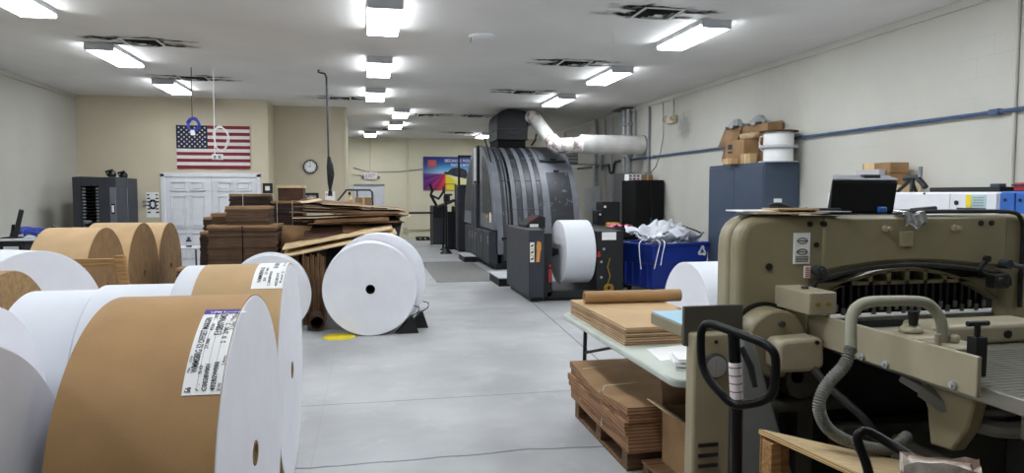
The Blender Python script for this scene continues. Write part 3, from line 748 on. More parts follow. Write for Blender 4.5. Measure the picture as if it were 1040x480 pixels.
bundle('pale-topped flats left of the short top bundle',-1.99,-1.80,9.8,10.2,1.262,1.40,'flats',seams=0)
bundle('tied dark bundle behind the largest bundle, right of the short one',-1.30,-.89,10.33,10.95,.0,1.555,'flats_dark',seams=0,straps=2)
bundle('flat carton sheet lying low left of the largest square bundle',-2.35,-2.0,9.45,9.75,.0,.72,'flats',seams=0)
# carton with pale lid on the top
t = thing('carton','dark-sided carton with a pale lid at the very top of the cardboard pile','carton',(-1.0,10.3,1.56))
MB().box((-1.22,10.38,1.56),(-.88,10.8,1.745)).build('body', M['card_dark'], t, bevel=.004)
MB().box((-1.235,10.365,1.735),(-.865,10.815,1.775)).build('lid', M['card_pale'], t, bevel=.004)
t = thing('label_plate','small dark framed label clipped beside the lidded carton','label plate',(-1.32,10.2,1.655))
MB().box((-1.40,10.2,1.66),(-1.27,10.22,1.80)).build('frame', M['black'], t, bevel=.004)
MB().box((-1.365,10.196,1.70),(-1.305,10.2,1.76)).build('card_insert', M['white'], t)
# hopper cart that carries the loose sheets
t = thing('hopper_cart','black steel hopper cart almost buried under loose cardboard sheets','cart',(-.2,10.0,0))
h = MB()
lo = [(-.78,9.75),(.28,9.75),(.28,10.6),(-.78,10.6)]; hi = [(-.85,9.65),(.45,9.65),(.45,10.7),(-.85,10.7)]
vs = [(x,y,.3) for x,y in lo]+[(x,y,1.24) for x,y in hi]
h.add(vs,[(0,1,5,4),(1,2,6,5),(2,3,7,6),(3,0,4,7),(3,2,1,0)]); h.build('hopper', M['black'], t, solid=.02)
MB().tube([(p[0],p[1],1.25) for p in hi],.022,8,closed=True).build('rim', M['black'], t)
for x in (-.65,.15):
    for y in (9.9,10.45):
        MB().cyl((x-.02,y,.08),(x+.02,y,.08),.08,n=20).box((x-.03,y-.03,.08),(x+.03,y+.03,.3)).build('caster', M['steel_dark'], t)
MB().tube([(-.44,10.72,.4),(-.47,11,1.50),(-.30,11,1.71),(-.26,11,1.715),(.05,11,1.715),(.085,11,1.68),(.09,11,1.5),(.06,10.72,.4)],.016,8).tube([(-.14,11,1.715),(-.14,10.95,1.4)],.013,8).build('push_handle', M['steel_dark'], t)
# loose sheets
def sheet(label, c, size, rot, mk='card', th=.012, bend=.0, edge='card'):
    Mx = Matrix.Translation(c) @ Matrix.Rotation(R(rot[2]),4,'Z') @ Matrix.Rotation(R(rot[1]),4,'Y') @ Matrix.Rotation(R(rot[0]),4,'X')
    b = MB()
    ph = random.uniform(0,6)
    def top(u, v, dz): 
        x = (u-.5)*size[0]; y = (v-.5)*size[1]
        return tuple(Mx @ Vector((x, y, dz+bend*math.sin(u*3.0+ph)+bend*.5*math.cos(v*4+ph))))
    nu, nv = 10, 6; w = nu+1
    vs = [top(i/nu,j/nv,th/2) for j in range(nv+1) for i in range(nu+1)]+[top(i/nu,j/nv,-th/2) for j in range(nv+1) for i in range(nu+1)]
    o = (nu+1)*(nv+1); fs = []
    for j in range(nv):
        for i in range(nu):
            a = j*w+i; fs += [(a,a+1,a+1+w,a+w),(o+a,o+a+w,o+a+1+w,o+a+1)]
    b.add(vs, fs, 0)
    ed = []
    for i in range(nu): ed += [(i,o+i,o+i+1,i+1),(nv*w+i,nv*w+i+1,o+nv*w+i+1,o+nv*w+i)]
    for j in range(nv): ed += [(j*w,(j+1)*w,o+(j+1)*w,o+j*w),(j*w+nu,o+j*w+nu,o+(j+1)*w+nu,(j+1)*w+nu)]
    b.add(vs, ed, 1)
    return tag(b.build('cardboard_sheet',[M[mk],M['card_pale' if 'pale' in label else 'card' if len(label) % 2 else 'card_mid']]), label, 'cardboard', 'loose sheets heaped on the hopper cart')
SH = [
 ('long pale cardboard sheet sloping down from the pile, lowest in front of the white roll',(-.33,9.28,1.035),(1.42,.45),(6,-10.5,0),'card_pale',.022,.006),
 ('long pale cardboard sheet sloping down just above the lowest one',(-.36,9.34,1.105),(1.38,.42),(6,-9.8,1),'card_pale',.016,.006),
 ('brown sheet lying lowest across the hopper cart',(-.15,10.0,1.268),(1.25,.9),(0,-.5,3),'card_dark',.012,.004),
 ('tan folded carton lying flat in the middle of the loose sheets',(-.18,9.62,1.312),(.95,.45),(2,-1.5,-3),'kraft_light',.045,.005),
 ('dark sheet poking out at the left end of the heap',(-.50,9.95,1.302),(.8,.7),(0,1,-8),'card_dark',.012,.006),
 ('pale-edged sheet in the middle layer of the heap',(-.28,9.85,1.358),(1.35,.85),(0,-1,3),'card_mid',.012,.006),
 ('brown sheet with a torn end at the right of the heap',(.02,9.75,1.382),(.95,.75),(0,1,8),'card',.012,.008),
 ('dark brown sheet in the upper layer of the heap',(-.25,9.85,1.410),(1.4,.85),(0,1.2,-4),'card_dark',.012,.008),
 ('sheet of brown cardboard bowed over the middle of the heap',(-.18,9.8,1.436),(1.3,.8),(0,1,6),'card_mid',.012,.010),
 ('dark red-brown sheet near the top of the heap',(-.32,9.9,1.465),(1.15,.75),(0,2.2,-6),'card_dark',.012,.008),
 ('topmost pale-edged sheet curving across the heap to the right',(-.05,9.85,1.487),(1.1,.8),(1,4.5,5),'card_mid',.012,.010),
 ('topmost brown sheet on the left of the heap under the clock',(-.50,9.95,1.535),(.8,.65),(2,3,-10),'card_mid',.012,.012),
 ('dark sheet drooping over the front of the hopper cart, left of the tan carton',(-.52,9.60,1.20),(.55,.5),(24,-4,-6),'card_dark',.01,.012),
 ('dark sheet drooping over the front of the hopper cart under the tan carton',(-.02,9.58,1.205),(.6,.46),(22,3,5),'card_mid',.01,.014),
 ('bowed dark sheet between the tan carton and the upper sheets',(.05,9.70,1.345),(.8,.6),(5,2,-9),'card_dark',.01,.02),
 ('bowed brown sheet under the clock, second from the top',(-.45,9.78,1.50),(.75,.6),(7,2,12),'card_dark',.01,.022),
 ('small torn pale scrap on the left edge of the heap',(-.74,9.66,1.565),(.28,.18),(4,-4,25),'card_pale',.008,.012),
 ('small torn pale scrap at the right tip of the heap',(.50,9.5,1.35),(.2,.22),(4,-10,15),'card_pale',.008,.012),
]
for lb, c, s, r_, mk, th, bd in SH: sheet(lb, c, s, r_, mk, th, bd)
t = thing('open_carton','open brown carton with its flap folded out, under the sheets beside the square bundle','carton',(-.98,9.55,0))
c = MB().box((-1.11,9.60,.0),(-.88,9.9,.95)); c.build('body', M['card_mid'], t, bevel=.004)
MB().add([(-1.11,9.60,.95),(-.88,9.60,.95),(-.70,9.585,1.235),(-1.08,9.59,1.25)],[(0,1,2,3)]).build('flap', M['card'], t, solid=.008)
b = MB()
for k in range(9):
    x = -.80+k*.03; b.box((x,9.14+.02*(k%2),0),(x+.026,9.55,(.905-.02*(k%3))))
tag(b.build('upright_carton_flats', M['card_mid'], bevel=.002, seg=1),'brown carton flats stood on edge between the square bundle and the big white rolls','cardboard')
t = thing('cardboard_tube','dark open-ended cardboard tube on the floor beside the big white roll','tube',(-.60,8.9,0))
MB().ring((-.60,8.70,.095),(-.64,9.1,.095),.092,.078,28).build('tube_wall', M['card_dark'], t)
MB().cyl((-.63,9.0,.095),(-.635,9.05,.095),.077,n=24).build('inner_disc', M['black_matte'], t)  # black disc stands in for the shade inside the open tube
t = thing('box','brown box seen through the push handle behind the cardboard heap','box',(0,10.9,0))
MB().box((-.17,10.75,1.46),(.07,10.92,1.60)).build('body', M['card'], t, bevel=.004)
MB().box((-.06,10.745,1.46),(-.03,10.925,1.603)).build('tape_strip', M['tape'], t)
t = thing('glue_bottle','small cream bottle beside the box behind the heap','bottle',(-.25,10.85,1.46))
MB().lathe([(0,0),(.05,0),(.05,.11),(.018,.15),(.018,.18),(0,.18)],(-.25,10.85,1.46),16).build('body', M['card_pale'], t)
MB().cyl((-.25,10.85,1.64),(-.25,10.85,1.68),.02,n=12).build('cap', M['black'], t)
# roll chocks, cord and yellow disc
for i, (x, y, lb) in enumerate([(.48,8.42,'black wedge chock against the front of the big white roll'),(.62,8.72,'black wedge chock behind the first, under the second white roll')]):
    t = thing('roll_chock', lb, 'chock', (x,y,0), 0, 'black roll chocks')
    MB().prism([(x-.13,0),(x+.10,0),(x+.03,.21),(x+.0,.21)],'Y',y-.06,y+.06).build('wedge', M['black'], t, bevel=.004) if False else None
    w = MB(); vs = [(x-.16,y-.07,0),(x+.11,y-.07,0),(x+.045,y-.07,.20),(x+.02,y-.07,.20),(x-.16,y+.07,0),(x+.11,y+.07,0),(x+.045,y+.07,.20),(x+.02,y+.07,.20)]
    w.add(vs,[(3,2,1,0),(4,5,6,7),(0,1,5,4),(1,2,6,5),(2,3,7,6),(3,0,4,7)]); w.build('wedge', M['black'], t, bevel=.004)
    MB().tube([(x+.04,y-.02,.20),(x+.11,y-.03,.25),(x+.12,y,.30),(x+.05,y+.02,.32)],.007,6).build('pull_loop', M['black'], t)
t = thing('floor_disc','bright yellow disc lying flat on the floor beside the big white roll','disc',(-.33,8.3,0))
MB().lathe([(0,.014),(.16,.014),(.18,.010),(.185,0)],(-.33,8.3,0),36).build('plate', M['yellow'], t)
MB().lathe([(.0,.019),(.05,.019),(.06,.014)],(-.33,8.3,0),24).build('raised_centre', M['yellow'], t)

# ================================================================== FAR WALL
t = thing('exit_sign','red and white EXIT sign with emergency lamp heads on the far wall','exit sign',(.15,26.38,2.2))
MB().box((-.07,26.33,2.19),(.38,26.4,2.44)).build('housing', M['white_plastic'], t, bevel=.008)
n = MB(); n.text('EXIT',.20,lambda x,y:(-.035+x*.88,26.327,2.245+y)); n.build('lettering', M['exit_red'], t)
for x in (-.13,.44): MB().cyl((x,26.33,2.26),(x,26.38,2.28),.06,.04,n=18).box((x-.05,26.36,2.24),(x+.05,26.4,2.30)).build('lamp_head', M['grey_metal'], t)
t = thing('poster','large colourful printing poster with purple rays on the far wall','poster',(3.1,26.36,1.8))
px0, px1, pz0, pz1 = 2.07,4.14,1.8,3.04; Wp = px1-px0; Hp = pz1-pz0
def poster_mat():
    m = bpy.data.materials.new('poster_print'); m.use_nodes = True; nt = m.node_tree; L = nt.links.new; bs = nt.nodes['Principled BSDF']; bs.inputs['Roughness'].default_value = .4
    geo = nt.nodes.new('ShaderNodeNewGeometry'); sep = nt.nodes.new('ShaderNodeSeparateXYZ'); L(geo.outputs['Position'], sep.inputs[0])
    mu = nt.nodes.new('ShaderNodeMapRange'); mu.inputs['From Min'].default_value = px0; mu.inputs['From Max'].default_value = px1; L(sep.outputs['X'], mu.inputs['Value'])
    mv = nt.nodes.new('ShaderNodeMapRange'); mv.inputs['From Min'].default_value = pz0; mv.inputs['From Max'].default_value = pz1; L(sep.outputs['Z'], mv.inputs['Value'])
    def mth(op, a, b=None):
        n = nt.nodes.new('ShaderNodeMath'); n.operation = op
        for i, q in enumerate((a,b)):
            if q is None: continue
            if isinstance(q,(int,float)): n.inputs[i].default_value = q
            else: L(q, n.inputs[i])
        return n.outputs[0]
    # sky
    sky = nt.nodes.new('ShaderNodeValToRGB'); e = sky.color_ramp.elements; e[0].position = .40; e[0].color = (*lin('#f3eef2'),1); e[1].position = 1; e[1].color = (*lin('#1c2c84'),1)
    q = e.new(.62); q.color = (*lin('#6cb6e2'),1); q = e.new(.8); q.color = (*lin('#2c62b4'),1)
    L(mv.outputs[0], sky.inputs[0])
    # rays fan out of a point left of the press picture
    dx = mth('SUBTRACT', mu.outputs[0], .40); dy = mth('MULTIPLY', mth('SUBTRACT', mv.outputs[0], .52), .6)
    an = mth('ARCTAN2', dy, dx)
    rr = nt.nodes.new('ShaderNodeMapRange'); rr.inputs['From Min'].default_value = -PI; rr.inputs['From Max'].default_value = 0; L(an, rr.inputs['Value'])
    rays = nt.nodes.new('ShaderNodeValToRGB'); e = rays.color_ramp.elements; e[0].position = 0; e[0].color = (*lin('#5a2a7e'),1); e[1].position = 1; e[1].color = (*lin('#efe7f0'),1)
    for pos, cl in ((.05,'#8a4aa0'),(.09,'#3f1d62'),(.14,'#b53a8e'),(.19,'#57206a'),(.25,'#d0336f'),(.31,'#8e1d58'),(.40,'#e23b50'),(.48,'#ea5a40'),(.54,'#f2d838'),(.74,'#f0e24e'),(.84,'#f4efb0')):
        q = e.new(pos); q.color = (*lin(cl),1)
    L(rr.outputs[0], rays.inputs[0])
    msk = nt.nodes.new('ShaderNodeMapRange'); msk.inputs['From Min'].default_value = .0; msk.inputs['From Max'].default_value = -.03; L(dy, msk.inputs['Value'])
    mx = nt.nodes.new('ShaderNodeMix'); mx.data_type = 'RGBA'; L(msk.outputs[0], mx.inputs['Factor']); L(sky.outputs[0], mx.inputs['A']); L(rays.outputs[0], mx.inputs['B'])
    lf = nt.nodes.new('ShaderNodeMapRange'); lf.inputs['From Min'].default_value = .30; lf.inputs['From Max'].default_value = .0; lf.inputs['To Max'].default_value = .75; L(mu.outputs[0], lf.inputs['Value'])
    m2 = nt.nodes.new('ShaderNodeMix'); m2.data_type = 'RGBA'; L(lf.outputs[0], m2.inputs['Factor']); L(mx.outputs['Result'], m2.inputs['A']); m2.inputs['B'].default_value = (*lin('#3d2a7a'),1)
    L(m2.outputs['Result'], bs.inputs['Base Color']); return m
MB().box((px0,26.36,pz0),(px1,26.375,pz1)).build('print', poster_mat(), t)
PQ = lambda u,v,d=26.355: (px0+Wp*u, d, pz0+Hp*v)
n = MB(); n.text('BECAUSE YOUR',.15,lambda x,y: PQ(.385+x/Wp*1.02,.845+y/Hp)); n.text('PRINTING MATTERS',.115,lambda x,y: PQ(.50+x/Wp*.80,.725+y/Hp)); n.build('lettering', M['white'], t)
lg = MB(); lg.box(PQ(.085,.68,26.352),PQ(.235,.90,26.357)); o = lg.build('logo_patch', mat('logo_red','#c9663f',.5,var=.05), t)
lg = MB(); lg.add([PQ(.115,.73,26.35),PQ(.20,.73,26.35),PQ(.20,.80,26.35),PQ(.175,.86,26.35),PQ(.115,.86,26.35)],[(0,1,2,3,4)]); lg.build('logo_mark', M['pink'], o)
pic = MB()
prof = [(.37,.52),(.40,.56),(.44,.54),(.47,.60),(.52,.66),(.60,.68),(.70,.66),(.78,.60),(.80,.48),(.78,.34),(.66,.38),(.56,.42),(.47,.46),(.40,.47)]
pic.add([PQ(u,v,26.354) for u,v in prof],[tuple(range(len(prof)))])
pic.build('press_picture', mat('press_ink','#3f4356',.5,col2='#12131a',scale=6), t)

def conduit(name, label, pts, r, mk='wall_cream', cat='conduit', boxes=()):
    t = thing(name, label, cat, pts[-1])
    MB().tube(pts, r, 8).build('tubing', M[mk], t)
    for lo, hi in boxes: MB().box(lo, hi).build('junction_box', M[mk], t, bevel=.008)
    return t
conduit('conduit','thin cream conduit dropping from the far ceiling to the EXIT sign',[(.15,26.37,ZC),(.15,26.37,2.44)],.02,'wall_far')
conduit('conduit','thin cream conduit running full height beside the poster',[(1.5,26.37,ZC),(1.5,26.37,.0)],.02,'wall_far')
conduit('conduit','sagging cable strung across the far wall at EXIT sign height',[(-.45,26.37,2.62),(.0,26.37,2.48),(.15,26.37,2.46),(1.2,26.37,2.48),(2.05,26.37,2.58)],.014,'grey_metal')
conduit('conduit','short conduit between the partition and the EXIT sign',[(-.5,26.37,2.36),(-.08,26.37,2.34)],.018,'wall_part')
conduit('conduit','low cream conduit with an outlet box near the far wall floor',[(1.42,26.37,.32),(2.8,26.37,.34)],.025,'wall_part',boxes=[((1.33,26.33,.22),(1.47,26.39,.42))])
for x, lb in ((1.95,'small dark skid on the floor under the low conduit'),(2.5,'small dark skid beside the far machine legs')):
    pallet('skid',lb,x-.22,x+.25,25.2,25.8,0,.11,'black',group='dark skids at the far wall')

# ================================================================== FAR MACHINES (behind the press)
t = thing('post_stand','slim black post on a flared foot in the aisle left of the press','post',(2.15,19.5,0))
MB().lathe([(.18,0),(.16,.03),(.045,.14),(.04,.2)],(2.15,19.5,0),20).build('foot', M['black'], t)
MB().cyl((2.15,19.5,.1),(2.15,19.5,1.52),.032,n=14).build('post', M['black'], t)
MB().box((2.09,19.42,1.45),(2.21,19.58,1.62)).build('sensor_head', M['black'], t, bevel=.01)
t = thing('folding_machine','dark charcoal machine with raised lever arms at the far end of the aisle','machine',(2.5,22.6,0))
b = MB().box((2.05,22.2,.0),(2.5,23.4,1.28)).box((2.5,22.0,0),(3.2,23.6,1.0)); b.build('body', M['charcoal_dark'], t, bevel=.015)
MB().box((2.07,22.17,.1),(2.46,22.21,.9)).build('door_panel', M['charcoal'], t, bevel=.008)
MB().tube([(2.2,22.5,1.25),(2.0,22.5,1.62),(2.05,22.5,1.75),(1.98,22.5,1.98)],.045,8).tube([(2.0,22.5,1.62),(2.25,22.5,1.5),(2.4,22.5,1.72),(2.42,22.5,1.9)],.04,8).build('lever_arm', M['black'], t)
MB().box((1.3,22.3,1.03),(2.2,22.5,1.09)).build('infeed_bar', M['black'], t, bevel=.01)
MB().box((2.02,22.0,.0),(2.55,22.2,.06)).build('foot_plate', M['grey_light'], t)
t = thing('web_stand','black frame stand with an angled infeed table beside the tall grey press cabinet','machine',(2.5,20.8,0))
MB().box((2.36,20.9,0),(2.56,21.4,1.12)).box((2.55,20.7,0),(3.2,21.6,1.28)).build('body', M['charcoal_dark'], t, bevel=.012)
MB().add([(2.1,20.6,1.28),(2.6,20.6,1.48),(2.6,21.5,1.48),(2.1,21.5,1.28)],[(0,1,2,3)]).build('infeed_table', M['black'], t, solid=.05)
MB().tube([(2.3,21.2,1.3),(2.3,21.2,1.95),(2.62,21.2,1.95),(2.62,21.2,1.3)],.022,8).tube([(2.42,21.1,1.35),(2.42,21.1,1.62)],.03,8).box((2.3,21.1,1.60),(2.52,21.25,1.66)).build('web_frame', M['steel_dark'], t)
MB().lathe([(.1,0),(.1,.02),(.03,.05)],(2.2,20.75,0),16).tube([(2.2,20.75,.05),(2.2,20.75,1.3)],.03).build('leg', M['black'], t)
t = thing('control_cabinet','tall narrow grey cabinet at the far side of the press','cabinet',(2.75,20.15,0))
MB().box((2.55,19.98,.05),(3.6,20.6,1.92)).build('body', M['charcoal'], t, bevel=.012)
MB().box((2.53,20.02,.1),(2.552,20.3,1.85)).build('door', M['steel_dark'], t, bevel=.006)
MB().box((2.58,20.0,0),(3.55,20.58,.06)).build('plinth', M['black'], t)
MB().tube([(2.62,20.3,1.9),(2.62,20.3,2.72),(3.1,20.3,2.74)],.035,8).tube([(2.62,20.3,2.6),(2.62,20.45,2.75),(3.1,20.45,2.75)],.03,8).build('gantry_post', M['black'], t)

# ================================================================== PRESS
t = thing('digital_press','huge dark printing press with a ribbed arched cover','press',(3.65,17.4,0))
HALF = [(14.98,.34),(15.0,.7),(15.13,1.2),(15.30,1.67),(15.55,2.05),(15.9,2.37),(16.35,2.62),(16.85,2.78),(17.4,2.83)]
def catmull(ps, k=4):
    out = []
    for i in range(len(ps)-1):
        p0 = ps[max(i-1,0)]; p1 = ps[i]; p2 = ps[i+1]; p3 = ps[min(i+2,len(ps)-1)]
        for j in range(k):
            q = j/k
            out.append(tuple(.5*((2*p1[d])+(-p0[d]+p2[d])*q+(2*p0[d]-5*p1[d]+4*p2[d]-p3[d])*q*q+(-p0[d]+3*p1[d]-3*p2[d]+p3[d])*q**3) for d in range(len(p1))))
    out.append(tuple(ps[-1])); return out
half = catmull(HALF,4); arch = half+[(34.8-y,z) for y,z in reversed(half[:-1])]
def arch_off(q):
    """the arch outline scaled about its foot centre"""
    return [(17.4+(y-17.4)*(1+q/2.4), z*(1+q/2.8) if z > .34 else z) for y, z in arch]
X0, X1 = 2.78, 4.66
MB().prism(arch_off(-.05),'X',X0,X1,smooth=False).build('cover', M['charcoal_dark'], t)
def band(x0, x1, q=.0, mk='band', part=None, nm='band', th=.05, parent=None):
    o = arch_off(q); i_ = arch_off(q-th); n = len(o); b = MB()
    vs = [(x0,)+p for p in o]+[(x1,)+p for p in o]+[(x0,)+p for p in i_]+[(x1,)+p for p in i_]
    b.add(vs,[(k,k+1,n+k+1,n+k) for k in range(n-1)],0,True)
    b.add(vs,[(k,2*n+k,2*n+k+1,k+1) for k in range(n-1)]+[(n+k,n+k+1,3*n+k+1,3*n+k) for k in range(n-1)]+[(0,n,3*n,2*n),(n-1,2*n+n-1,3*n+n-1,2*n-1)],0)
    return b.build(nm, M[mk], parent or t)
band(2.78,2.90,.012,'band_light',nm='cover_rib',th=.08)
band(2.98,3.02,-.006,'band',nm='cover_rib'); band(3.05,3.08,-.006,'band',nm='cover_rib')
for x0, w in ((3.14,.10),(3.38,.10),(3.63,.10)): band(x0,x0+w,.0,'band_light',nm='cover_rib')
band(3.84,3.93,.004,'band_light',nm='cover_rib'); band(4.58,4.66,.004,'band_light',nm='cover_rib',th=.08)
# cross rails
c = MB()
o = arch_off(-.02)
for k in (9,15,21,26):
    y, z = o[k]; c.tube([(2.9,y-.01,z),(3.86,y-.01,z)],.014,6)
c.build('cross_rail', M['steel_dark'], t)
# window and hatch on the wide right panel
def panel(k0, k1, x0, x1, q, mk, nm, par):
    o = arch_off(q)[k0:k1+1]; i_ = arch_off(q-.05)[k0:k1+1]; n = len(o); b = MB()
    vs = [(x0,)+p for p in o]+[(x1,)+p for p in o]+[(x0,)+p for p in i_]+[(x1,)+p for p in i_]
    b.add(vs,[(k,k+1,n+k+1,n+k) for k in range(n-1)],0,True)
    b.add(vs,[(k,2*n+k,2*n+k+1,k+1) for k in range(n-1)]+[(n+k,n+k+1,3*n+k+1,3*n+k) for k in range(n-1)]+[(0,n,3*n,2*n),(n-1,2*n+n-1,3*n+n-1,2*n-1)],0)
    return b.build(nm, M[mk], par)
N = len(half)-1
fr_ = panel(0, N-12, 3.92, 4.59, .0, 'band_light', 'window_frame', t)
panel(5, N-15, 4.0, 4.53, .008, 'window_mesh', 'viewing_window', fr_)
ht = panel(N-11, N-1, 3.95, 4.57, .008, 'band_light', 'hatch', t)
MB().cbox((4.26,15.93,2.45),(.14,.05,.04)).build('latch', M['black'], ht, bevel=.005)
MB().cbox((4.26,15.62,2.18),(.12,.05,.04)).build('latch', M['black'], fr_, bevel=.005)
for a, b_ in ((2.90,2.975),(3.25,3.37),(3.49,3.62),(3.74,3.835)): panel(4, N, a, b_, -.012, 'window_mesh', 'mesh_panel', t)
# left end: ogive panels with dark mesh, split by a column with a painted highlight
def lobe(ya, yb, nm):
    ks = [p for p in arch_off(.02) if ya <= p[0] <= yb]
    low = .86
    pl = [(min(max(p[0],ya),yb), p[1]) for p in ks if p[1] > low]
    poly = [(pl[0][0],low)]+pl+[(pl[-1][0],low)]
    b = MB().prism(poly,'X',2.70,2.79); o = b.build(nm, M['band_light'], t, bevel=.02)
    cy = sum(p[0] for p in poly)/len(poly); cz = sum(p[1] for p in poly)/len(poly)
    MB().prism([(cy+(p[0]-cy)*.66, cz+(p[1]-cz)*.70) for p in poly],'X',2.69,2.71).build('mesh_insert', M['window_mesh'], o, bevel=.01)
lobe(15.0,17.0,'end_panel'); lobe(17.8,19.8,'end_panel')
MB().box((2.66,17.12,.1),(2.79,17.68,2.84)).build('end_column', M['charcoal_dark'], t, bevel=.02)
MB().box((2.645,17.25,1.98),(2.665,17.55,2.80)).build('column_highlight', M['grey_light'], t, bevel=.004)  # pale strip paints the highlight on the column top
for a, b_ in ((15.1,15.95),(16.0,16.9),(16.95,17.35),(17.4,17.8),(17.85,18.9)):
    o = MB().box((2.60,a,.12),(2.80,b_,1.90 if a > 16.5 and a < 17.6 else .84)).build('cabinet_door', M['charcoal'], t, bevel=.012)
    MB().box((2.585,a+.06,.55),(2.605,a+.1,.72)).build('handle', M['chrome'], o, bevel=.004)
MB().box((2.682,15.35,1.02),(2.702,15.50,1.24)).build('white_label', M['white'], t)
MB().cyl((2.66,15.75,1.12),(2.70,15.75,1.12),.05,n=14).build('stop_button', M['orange'], t)
# lower front
MB().box((2.86,14.98,.12),(4.6,15.4,.72)).build('front_base', M['charcoal_dark'], t, bevel=.012)
MB().box((2.9,14.95,.2),(3.15,14.99,.66)).box((3.25,14.95,.2),(3.6,14.99,.66)).build('front_panel', M['charcoal'], t, bevel=.006)
MB().box((2.75,15.1,0),(4.55,19.7,.13)).build('plinth', M['black'], t)
MB().tube([(2.82,15.6,2.0),(2.78,16.0,2.5),(2.8,16.8,2.98),(2.9,17.2,3.05)],.02,8).build('cable', M['black'], t)
# exhaust hood
hd = MB(); pr_ = [(3.09,2.95),(3.84,2.95),(3.84,3.58),(3.78,3.66),(3.38,3.69),(3.22,3.65),(3.12,3.55),(3.09,3.42)]
hd.prism(pr_,'Y',16.75,17.95); o = hd.build('exhaust_hood', M['charcoal_dark'], t, bevel=.02)
MB().box((3.075,16.735,3.20),(3.855,17.965,3.225)).build('hood_flange', M['charcoal'], o, bevel=.006); MB().box((3.12,16.80,2.76),(3.80,17.9,2.97)).build('hood_neck', M['black_matte'], o, bevel=.006)
MB().box((3.40,16.72,3.08),(3.58,16.75,3.13)).build('hood_handle', M['black'], o, bevel=.006)
MB().tube([(3.95,16.8,2.84),(4.0,16.6,2.95),(4.02,16.6,3.1)],.02,8).build('hood_hose', M['black'], o)

t = thing('exhaust_duct','white ventilation duct running from the black hood to the right wall','duct',(5.2,15.5,2.56))
P0 = (3.93,17.0,3.44); P1 = (4.12,16.8,3.46); P2_ = (4.50,15.6,2.80); P3 = (4.75,15.42,2.79)
MB().tube(catmull([(3.80,16.95,3.40),(3.90,16.86,3.50),(3.98,16.70,3.50),(4.03,16.58,3.38)],6),.165,20).build('upper_elbow', M['duct_tape'], t)
MB().tube([(4.02,16.6,3.42),(4.22,15.86,2.86)],.155,20).build('sloping_pipe', M['duct'], t)
MB().tube(catmull([(4.21,15.9,2.90),(4.27,15.65,2.77),(4.42,15.46,2.745),(4.88,15.4,2.775)],6),.175,20).build('lower_elbow', M['duct_tape'], t)
MB().tube([(4.76,15.4,2.78),(6.29,15.4,2.78)],.215,28).build('straight_pipe', M['duct'], t)
MB().tube([(6.25,15.4,2.78),(6.29,15.4,2.78)],.225,28).build('wall_flange', M['grey_metal'], t)

t = thing('step_platform','low black step with a pale top at the far end of the press','step',(2.45,16.8,0))
MB().box((2.30,16.9,0),(2.59,17.9,.13)).build('body', M['black'], t, bevel=.008)
MB().box((2.29,16.88,.13),(2.59,17.92,.15)).build('tread', M['grey_light'], t, bevel=.004)
t = thing('step_platform','low step with a pale top between press and roll unwinder','step',(2.45,12.8,0))
MB().box((2.30,12.3,0),(2.85,13.3,.14)).build('body', M['charcoal_dark'], t, bevel=.008)
MB().box((2.29,12.28,.14),(2.86,13.32,.165)).build('tread', M['grey_light'], t, bevel=.004)
tag(MB().box((1.27,13.1,0),(2.5,17.1,.008)).build('floor_mat', M['mat_grey'], bevel=.003),'grey rubber floor mat alongside the press','mat')

# ================================================================== ROLL UNWINDER
t = thing('roll_unwinder','charcoal roll unwinder cabinet with a console, holding a white paper roll','unwinder',(3.1,10.9,0))
b = MB().box((2.40,10.36,.07),(2.64,12.1,1.11)); b.build('left_cabinet', M['charcoal'], t, bevel=.014)
MB().box((2.64,10.42,.07),(2.78,11.6,1.05)).build('guide_column', M['black'], t, bevel=.01)
MB().box((2.45,10.45,.0),(2.6,12.0,.08)).build('plinth', M['black'], t)
c = MB(); c.prism([(2.5,1.11),(2.82,1.11),(2.82,1.28),(2.74,1.31),(2.5,1.16)],'Y',11.0,11.6); o = c.build('console', M['black'], t, bevel=.01)
MB().box((2.56,10.99,1.12),(2.70,11.0,1.17)).build('console_label', M['white'], o)
MB().cbox((2.62,11.1,1.245),(.16,.05,.012),ry=R(-32)).build('red_strip', M['red'], o)
# yellow-black hazard sticker with hand and orange glove tag
s = MB().box((2.415,10.352,.62),(2.48,10.358,.92)); o = s.build('hazard_sticker', M['white'], t)
n = MB()
for k in range(5): n.cbox((2.447,10.348,.67+.05*k),(.045,.006,.022),ry=R(35 if k%2 else -35),m=k%2)
n.build('hazard_marks', [M['ink'],M['yellow']], o)
g = MB(); gl = [(2.51,.62),(2.56,.62),(2.575,.78),(2.59,.82),(2.585,.92),(2.53,.94),(2.515,.86),(2.52,.80)]
g.add([(x,10.352,z) for x,z in gl]+[(x,10.358,z) for x,z in gl],[tuple(range(8)),tuple(range(15,7,-1))]+[(i,(i+1)%8,8+(i+1)%8,8+i) for i in range(8)])
g.build('orange_sticker', M['orange'], t)
MB().box((2.72,10.40,.30),(2.76,10.42,.5)).cyl((2.74,10.38,.55),(2.74,10.42,.55),.02,n=12).build('red_switch', M['red'], t, bevel=.004)
MB().cyl((2.78,10.75,.74),(3.55,10.75,.74),.045,n=20).build('roll_shaft', M['steel_dark'], t)
MB().lathe([(.0,0),(.09,0),(.09,.05),(.06,.12)],(2.79,10.75,.74),24,axis='X').build('hub', M['black'], t)
b = MB().box((3.48,10.4,.03),(3.93,11.9,1.08)); b.build('right_support', M['black'], t, bevel=.014)
MB().box((3.57,10.392,.94),(3.80,10.40,1.09) if False else (3.80,10.40,1.06)).build('paper_label', M['white'], t)
MB().box((2.62,10.5,.0),(3.6,11.9,.12)).box((2.7,10.42,.05),(3.5,10.5,.16)).build('base_tray', M['black'], t, bevel=.008)
